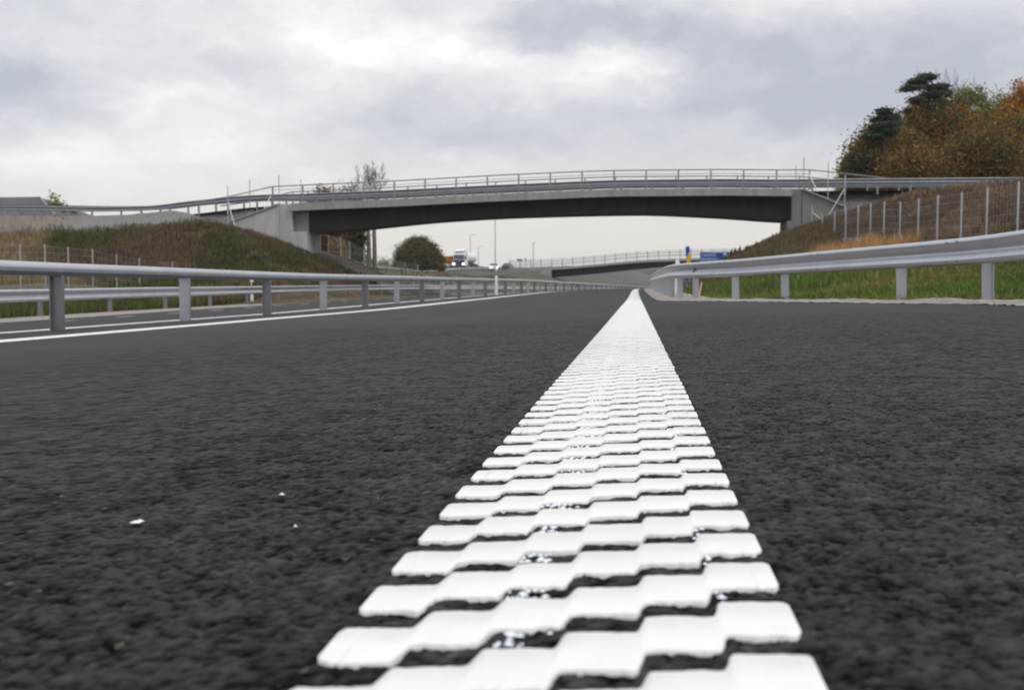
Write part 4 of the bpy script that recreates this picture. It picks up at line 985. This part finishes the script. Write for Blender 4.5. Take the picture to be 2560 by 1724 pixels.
# distant hills
def hills(name, Y0, pts, depth, mat, seed):
    X = np.linspace(-1500, 1800, 500); px = np.array([p[0] for p in pts]); pz = np.array([p[1] for p in pts])
    z = np.interp(X, px, pz)+(fbm(X, X*0, 60, 4, seed)-.5)*5+(fbm(X, X*0, 9, 3, seed+1)-.5)*3.0
    V = []
    for x, h in zip(X, z): V += [(x, Y0-depth*.5, -12), (x, Y0-depth*.25, 2+(h-2)*.7), (x, Y0, h), (x, Y0+depth*.5, -12)]
    n = len(X); i = np.arange(n*4).reshape(n, 4); Q = np.concatenate([np.stack([i[:-1,c], i[1:,c], i[1:,c+1], i[:-1,c+1]], -1) for c in range(3)])
    o = np_mesh(name, V, Q, mat, smooth=False); return tag(o, kind='structure')
hills('hills', 1700, [(-1500, 16), (-500, 17), (-220, 20), (-100, 23), (60, 22), (400, 26), (1800, 20)], 120, M['distant'], 7)
hills('hills', 1050, [(-1500, 17), (-300, 15), (-240, 17), (-180, 14.5), (-100, 11.5), (-20, 12.0), (60, 12.5), (150, 14), (1800, 18)], 90, M['distant'], 17)

# ------------------------------------------------------------------ house
hd = 120.0
h = empty('house', atD(40, 540, hd)); tag(h, 'house with a dark grey sheet roof behind the left approach rail', 'house')
A = atD(-160, 486, hd+4); B_ = atD(98, 499, hd+4)
ridge_z = float((A[2]+B_[2])/2); ex = float(atD(166, 541, hd)[0]); x0 = float(A[0]); x1 = float(B_[0]); yf = float(B_[1])-6; yb = float(B_[1])+6; yr = (yf+yb)/2; ez = float(atD(150, 541, hd)[2])
m = MB(); m.addv([(x0, yf, ez), (ex, yf, ez), (x1, yr, ridge_z), (x0, yr, ridge_z), (ex, yb, ez), (x0, yb, ez)], [(0, 1, 2, 3), (3, 2, 4, 5), (1, 4, 2)])
for k in range(40):
    t = k/39; xa = x0+(ex-x0)*t; xb = x0+(x1-x0)*t; m.bar((xa, yf, ez+.04), (xb, yr, ridge_z+.04), .04, .06)
o = m.build('roof', M['roof'], h); child_local(o, h)
g = float(T(ex-4, yr)); m = MB(); m.box(x0+.3, ex-.5, yf+.5, yb-.5, g-1.0, ez-.01); o = m.build('wall', M['wall'], h); child_local(o, h)
m = MB(); m.bar((ex+.02, yf, ez-.02), (x1, yr, ridge_z+.02), .14, .18); m.bar((x0, yf-.06, ez-.08), (ex, yf-.06, ez-.08), .12, .14); o = m.build('gutter', M['steel_dull'], h); child_local(o, h)
m = MB()
for xx in np.arange(ex-3, x0+2, -3.4): m.box(xx-1.1, xx, yf+.47, yf+.497, ez-1.5, ez-.35)
o = m.build('window', M['glass'], h); child_local(o, h)

# ------------------------------------------------------------------ delineators, signs, poles
def delineator(label, p, H, band=True, w=.12):
    x, y, z = p; root = empty('delineator_post', p); tag(root, label, 'road marker post', 'white marker posts along the road edges')
    m = MB(); m.prism([(-w/2, 0), (w/2, 0), (w/2, H*.93), (w*.1, H), (-w*.3, H*.99), (-w/2, H*.94)], 'y', -.035, .035); o = m.build('post_body', M['white'], root, .008)
    m = MB(); m.box(-w/2-.004, w/2+.004, -.040, .040, H*.70, H*.86); o = m.build('black_band', M['black'], root) if band else None
    m = MB(); m.box(-.02, .02, -.046, -.0405, H*.73, H*.83); o = m.build('reflector', M['textwhite'], root) if band else None
    return root
p = atX(630, 763, -15.9); delineator('white marker post with a black band beside the opposite rail at left', (p[0], p[1], p[2]), 1.12)
p = atX(1241, 734, -6.6); z = float(S(p[0], p[1])); delineator('white marker post with a black band behind the nearest rail, near the truck', (p[0], p[1], z), 1.35, True, .12)
p = atD(1693, 743, 34); delineator('plain white marker post just behind the start of the curving right rail', tuple(p), 1.12, False)
p = atD(1684, 738, 41); delineator('second plain white marker post, half hidden behind the rail posts at right', tuple(p), 1.1, False, .1)
# wooden stake
a = atD(1744, 749, 22.5); b = atD(1754, 707, 22.7); m = MB(); m.bar(tuple(a-np.array([0, 0, .1])), tuple(b), .028, .028); m.bar(tuple(b), tuple(b+(b-a)*.04), .018, .018); o = m.build('wooden_stake', M['wood']); tag(o, 'leaning raw wooden stake in the gravel behind the right rail', 'stake')
# blue-yellow obstacle marker
D = 58.0; c = atD(1726, 616, D); gz_ = float(T(c[0], c[1])); root = empty('obstacle_marker', (c[0], c[1], gz_)); tag(root, 'narrow upright plate with slanted blue and yellow stripes behind the right rail', 'road sign')
Wp, Hp = .21, 1.15; zt = c[2]-gz_
def stripe(z0, z1, mat, nm):   # slanted band clipped to the plate
    m = MB(); m.addv([(-Wp/2, -.011, z0-.16), (Wp/2, -.011, z0+.16), (Wp/2, -.011, z1+.16), (-Wp/2, -.011, z1-.16)], [(0, 1, 2, 3)]); return m
m = MB(); m.box(-Wp/2, Wp/2, -.008, .008, zt-Hp, zt); m.build('plate', M['blue'], root)
for k, (z0, z1) in enumerate([(zt-.95, zt-.42)]):
    m = MB(); m.addv([(-Wp/2, -.0095, z0-.12), (Wp/2, -.0095, z0+.14), (Wp/2, -.0095, z1+.18), (-Wp/2, -.0095, z1-.12)], [(0, 1, 2, 3)]); m.build('yellow_stripe', M['yellow'], root)
m = MB(); m.tube((0, .04, -.2), (0, .04, zt+.04), .03, .03, 8); m.build('post', M['steel'], root)
root.rotation_euler = (0, math.radians(-4), 0)
# direction sign
D = 92.0; tl = atD(1750, 630, D); tr_ = atD(1825, 628, D); bl_ = atD(1750, 655, D); brr = atD(1812, 655, D); gz_ = float(T(tl[0]+1, tl[1]))
root = empty('direction_sign', (tl[0], tl[1], gz_)); tag(root, 'blue exit sign with two lines of white lettering and a slanting arrow', 'road sign')
ww = tr_[0]-tl[0]; hb = tl[2]-bl_[2]; zb_ = bl_[2]-gz_; wb = brr[0]-bl_[0]
m = MB(); m.prism([(0, zb_), (wb, zb_), (ww, zb_+hb), (0, zb_+hb)], 'y', -.02, .02); m.build('plate', M['blue'], root)
m = MB(); e = .035
def border(pts):
    for (a, b) in zip(pts, pts[1:]+pts[:1]): m.bar((a[0], -.024, a[1]), (b[0], -.024, b[1]), .006, .022)
border([(e, zb_+e), (wb-e, zb_+e), (ww-2*e, zb_+hb-e), (e, zb_+hb-e)]); m.build('border', M['textwhite'], root)
def text(root, s, x, z, size, y=-.0245):
    cu = bpy.data.curves.new('lettering', 'FONT'); cu.body = s; cu.size = size; cu.extrude = .0015; cu.space_character = 1.12; to = bpy.data.objects.new('lettering', cu); C.objects.link(to)
    dg = bpy.context.evaluated_depsgraph_get(); me = bpy.data.meshes.new_from_object(to.evaluated_get(dg)); bpy.data.objects.remove(to); me.materials.clear(); me.materials.append(M['textwhite'])
    o = bpy.data.objects.new('lettering', me); C.objects.link(o); o.parent = root; o.location = (x, y, z); o.rotation_euler = (math.pi/2, 0, 0); return o
text(root, 'LANVIÖ', .10, zb_+hb*.56, .30); text(root, 'SANDALLA', .10, zb_+hb*.16, .30)
m = MB(); ax, az_ = wb-.18, zb_+.14; bx, bz = ww-.38, zb_+hb-.13; m.bar((ax, -.024, az_), (bx, -.024, bz), .006, .07); m.bar((bx+.02, -.024, bz+.03), (bx-.20, -.024, bz-.06), .006, .07); m.bar((bx+.02, -.024, bz+.03), (bx+.10, -.024, bz-.20), .006, .07); m.build('arrow', M['textwhite'], root)
for xx in (.3, wb-.2): m = MB(); m.tube((xx, .06, -.4), (xx, .06, zb_+hb-.05), .05, .05, 8); m.build('post', M['steel'], root)
# small blue marker low by the stake
p = atD(1718, 705, 42); gz_ = float(T(p[0], p[1])); root = empty('kilometre_marker', (p[0], p[1], gz_)); tag(root, 'tiny round blue marker low between the posts of the right rail', 'marker')
m = MB(); m.tube((0, 0, p[2]-gz_), (0, .02, p[2]-gz_), .06, .06, 12); m.build('disc', M['bluewhite'], root); m = MB(); m.tube((0, .03, -.1), (0, .03, p[2]-gz_), .015, .015, 6); m.build('stem', M['steel'], root)
def lamp_pole(px, ty, by, D, label, r=.10, arm=.8, box=False, side=1):
    t = atD(px, ty, D); b = atD(px, by, D); H = t[2]-b[2]; root = empty('lamp_post', (b[0], b[1], b[2])); tag(root, label, 'lamp post', 'slim poles far beyond the bridge')
    m = MB(); m.tube((0, 0, -1), (0, 0, H), r, r*.6, 8); m.build('pole', M['steel_dull'], root)
    m = MB(); m.tube((0, 0, H-.05), (arm*side, 0, H+.12), .05, .04, 6); m.build('arm', M['steel_dull'], root)
    m = MB(); m.box(min(arm*side, arm*side+.5*side), max(arm*side, arm*side+.5*side), -.12, .12, H+.06, H+.16); m.build('lamp_head', M['steel_dull'], root)
    if box: m = MB(); m.box(-.35, .35, -.2, .2, 0, .9); m.build('cabinet', M['steel'], root)
lamp_pole(1176, 588, 676, 290, 'slim lamp post rising right behind the truck')
lamp_pole(1196, 616, 670, 330, 'short slim lamp post just right of the truck')
lamp_pole(1238, 520, 672, 200, 'tallest slim mast, running up behind the bridge deck', .09)
lamp_pole(1333, 607, 678, 220, 'slim pole with a pale box at its foot left of the far bridge', .09, .0, True)
def panel_sign(px, py, w, hgt, by, D, label, mat, nm='matrix_sign'):
    c = atD(px, py, D); b = atD(px, by, D); root = empty(nm, tuple(b)); tag(root, label, 'road sign'); z = c[2]-b[2]
    m = MB(); m.box(-w/2, w/2, -.08, .08, z-hgt/2, z+hgt/2); m.build('panel', mat, root, .02); m = MB(); m.tube((0, .12, -1), (0, .12, z+hgt/2), .08, .07, 6); m.build('post', M['steel_dull'], root)
panel_sign(1299, 650, 1.25, .55, 672, 270, 'small black rectangular sign on a thin post beyond the bridge', M['black'])
panel_sign(1314, 649, .38, .75, 672, 280, 'small pale upright sign right of the black one', M['steel_dull'], 'small_sign')
# ramp guard rail beyond the bridge
rr_ = empty('ramp_guard_rail', atD(826, 655, 95)); tag(rr_, 'guard rail dipping along the slip road beyond the bridge toward the round bush', 'guard rail')
rpx = [(800,637,88),(826,643,95),(880,652,108),(940,662,122),(1000,671,136),(1056,677,150),(1090,675,170),(1125,670,195),(1180,668,225),(1240,668,250)]
rpts = [Vector(atD(*q)) for q in rpx]; m = MB(); m.sweep([p-Vector((0, 0, .31)) for p in rpts], wprof(-1)); o = m.build('rail', M['steel'], rr_); child_local(o, rr_)
for a, b in zip(rpts[:-1], rpts[1:]):
    for k in range(4):
        p = a.lerp(b, k/4); m = MB(); m.box(p.x-.06, p.x+.06, p.y-.04, p.y+.04, p.z-1.1, p.z-.04); o = m.build('post', M['steel_dull'], rr_); child_local(o, rr_)
upfence('ramp_wire_fence', 'wire fence posts along the slip road in front of the trees under the arch',
        [(821,588,84),(852,592,92),(874,603,98),(910,622,108),(974,645,128),(1012,655,145),(1045,660,155)], 2.3, [])

# ------------------------------------------------------------------ vehicles
def wheel(parent, x, y, r, w):
    root_o = None; m = MB(); m.tube((x-w/2, y, r), (x+w/2, y, r), r, r, 20); t_ = m.build('wheel', M['rubber'], parent)
    m = MB(); m.tube((x-w/2-.01, y, r), (x+w/2+.01, y, r), r*.55, r*.55, 14); m.build('rim', M['steel'], t_); return t_
tp = atD(1147, 672, 235)
tk = empty('truck', (tp[0], tp[1], tp[2]), math.radians(-9)); tag(tk, 'white truck facing the camera with both headlights lit, beyond the bridge', 'truck')
m = MB(); m.prism([(-.05, .55), (0, 1.9), (.25, 3.0), (.75, 3.45), (2.3, 3.55), (2.3, .55)], 'x', -1.25, 1.25); m.build('cab', M['truckwhite'], tk, .08)     # front at local y=0
m = MB(); m.addv([(-1.1, -.04, 1.95), (1.1, -.04, 1.95), (1.08, .20, 2.85), (-1.08, .20, 2.85)], [(0, 1, 2, 3)]); m.build('windscreen', M['glass'], tk)
m = MB(); m.box(-1.15, 1.15, -.09, -.035, .75, 1.80)
m.build('grille', M['grille'], tk, .01)
m = MB(); m.box(-1.27, 1.27, -.16, .05, .32, .74); m.build('bumper', M['grille'], tk, .05)
for s in (-1, 1):
    m = MB(); m.tube((s*.98, -.10, .98), (s*.98, -.145, .98), .19, .19, 16); m.build('headlight', M['lamp'], tk)
    m = MB(); m.box(s*1.42-.12, s*1.42+.12, -.05, .08, 1.9, 2.6); m.bar((s*1.25, .05, 2.5), (s*1.42, .02, 2.5), .04, .04); m.build('mirror', M['black'], tk)
m = MB(); m.addv([(1.253, .35, 1.9), (1.253, 1.2, 1.9), (1.253, 1.2, 2.7), (1.253, .5, 2.7)], [(0, 1, 2, 3)]); m.build('side_window', M['glass'], tk)
m = MB(); m.box(-1.1, 1.1, .3, 2.0, 3.56, 3.62); m.prism([(.5, 3.63), (2.2, 3.63), (2.2, 4.1), (1.3, 4.0)], 'x', -1.0, 1.0); m.build('roof_deflector', M['truckwhite'], tk, .04)
m = MB(); m.tube((0, 2.7, 2.35), (0, 8.8, 2.35), 1.15, 1.15, 24); m.build('tank', M['truckwhite'], tk)
m = MB(); m.box(-.5, .5, .5, 10.8, .75, 1.2); m.build('chassis', M['black'], tk)
for y in (1.2, 5.8, 7.2, 9.6):
    for s in (-1, 1): wheel(tk, s*1.05, y, .5, .34)
# orange tipper trailer, partly behind the bush
op = atD(1112, 672, 242); ot = empty('tipper_trailer', tuple(op), math.radians(62)); tag(ot, 'orange load body on a white base between the round bush and the truck', 'trailer')
m = MB(); m.hexa([(-1.1,-1.7,1.45),(1.1,-1.7,1.45),(1.1,1.9,1.45),(-1.1,1.9,1.45)], [(-1.25,-2.3,2.6),(1.25,-2.3,2.6),(1.25,2.2,2.6),(-1.25,2.2,2.6)])
for y in np.linspace(-1.7, 1.8, 6): m.box(-1.30, 1.30, y-.05, y+.05, 1.7, 2.55)
m.build('tipper_body', M['orange'], ot)
m = MB(); m.box(-1.0, 1.0, -1.2, 1.6, .75, 1.44); m.build('chassis', M['white'], ot, .03)
for y in (-.8, .8):
    for s in (-1, 1): wheel(ot, s*1.05, y, .42, .3)
def car(name, label, px, py, D, rz, mat, lights=False):
    p = atD(px, py, D); c = empty(name, tuple(p), rz); tag(c, label, 'car')
    m = MB(); m.prism([(-2.15,.35),(-2.2,.75),(-1.95,.88),(-1.2,.95),(1.2,.95),(2.1,.90),(2.2,.4)], 'x', -.88, .88); m.build('body', mat, c, .06)
    m = MB(); m.hexa([(-.84,-1.2,.95),(.84,-1.2,.95),(.84,1.7,.95),(-.84,1.7,.95)], [(-.65,-.45,1.45),(.65,-.45,1.45),(.65,1.2,1.45),(-.65,1.2,1.45)]); m.build('cabin_glass', M['glass'], c, .04)
    m = MB(); m.box(-.62, .62, -.42, 1.15, 1.452, 1.48); m.build('roof', mat, c)
    for y in (-1.35, 1.35):
        for s in (-1, 1): wheel(c, s*.8, y, .32, .2)
    for s in (-1, 1): m = MB(); m.box(s*.62-.16, s*.62+.16, -2.235, -2.16, .58, .74); m.build('headlight', M['lamp'] if lights else M['textwhite'], c)
    return c
car('car', 'white car driving along the far road right of the white truck', 1234, 677, 228, math.radians(8), M['carwhite'], True)
car('car', 'dark car on the far road, right of the white car', 1270, 675, 250, math.radians(172), M['cardark'])
m = MB(); m.box(-2600, 2600, -90, 2600, -30, 45)
hm = bpy.data.materials.new('haze_air'); hm.use_nodes = True; nt = hm.node_tree; nt.nodes.clear()
pv_ = nt.nodes.new('ShaderNodeVolumePrincipled'); pv_.inputs['Color'].default_value = (.93, .95, 1, 1); pv_.inputs['Density'].default_value = .00016; pv_.inputs['Anisotropy'].default_value = .2
nt.links.new(pv_.outputs[0], nt.nodes.new('ShaderNodeOutputMaterial').inputs['Volume'])
o = m.build('haze', hm); tag(o, 'thin pale haze in the air over the far road and hills', 'haze', kind='stuff')
print('verts', sum(len(o.data.vertices) for o in C.objects if o.type == 'MESH'))
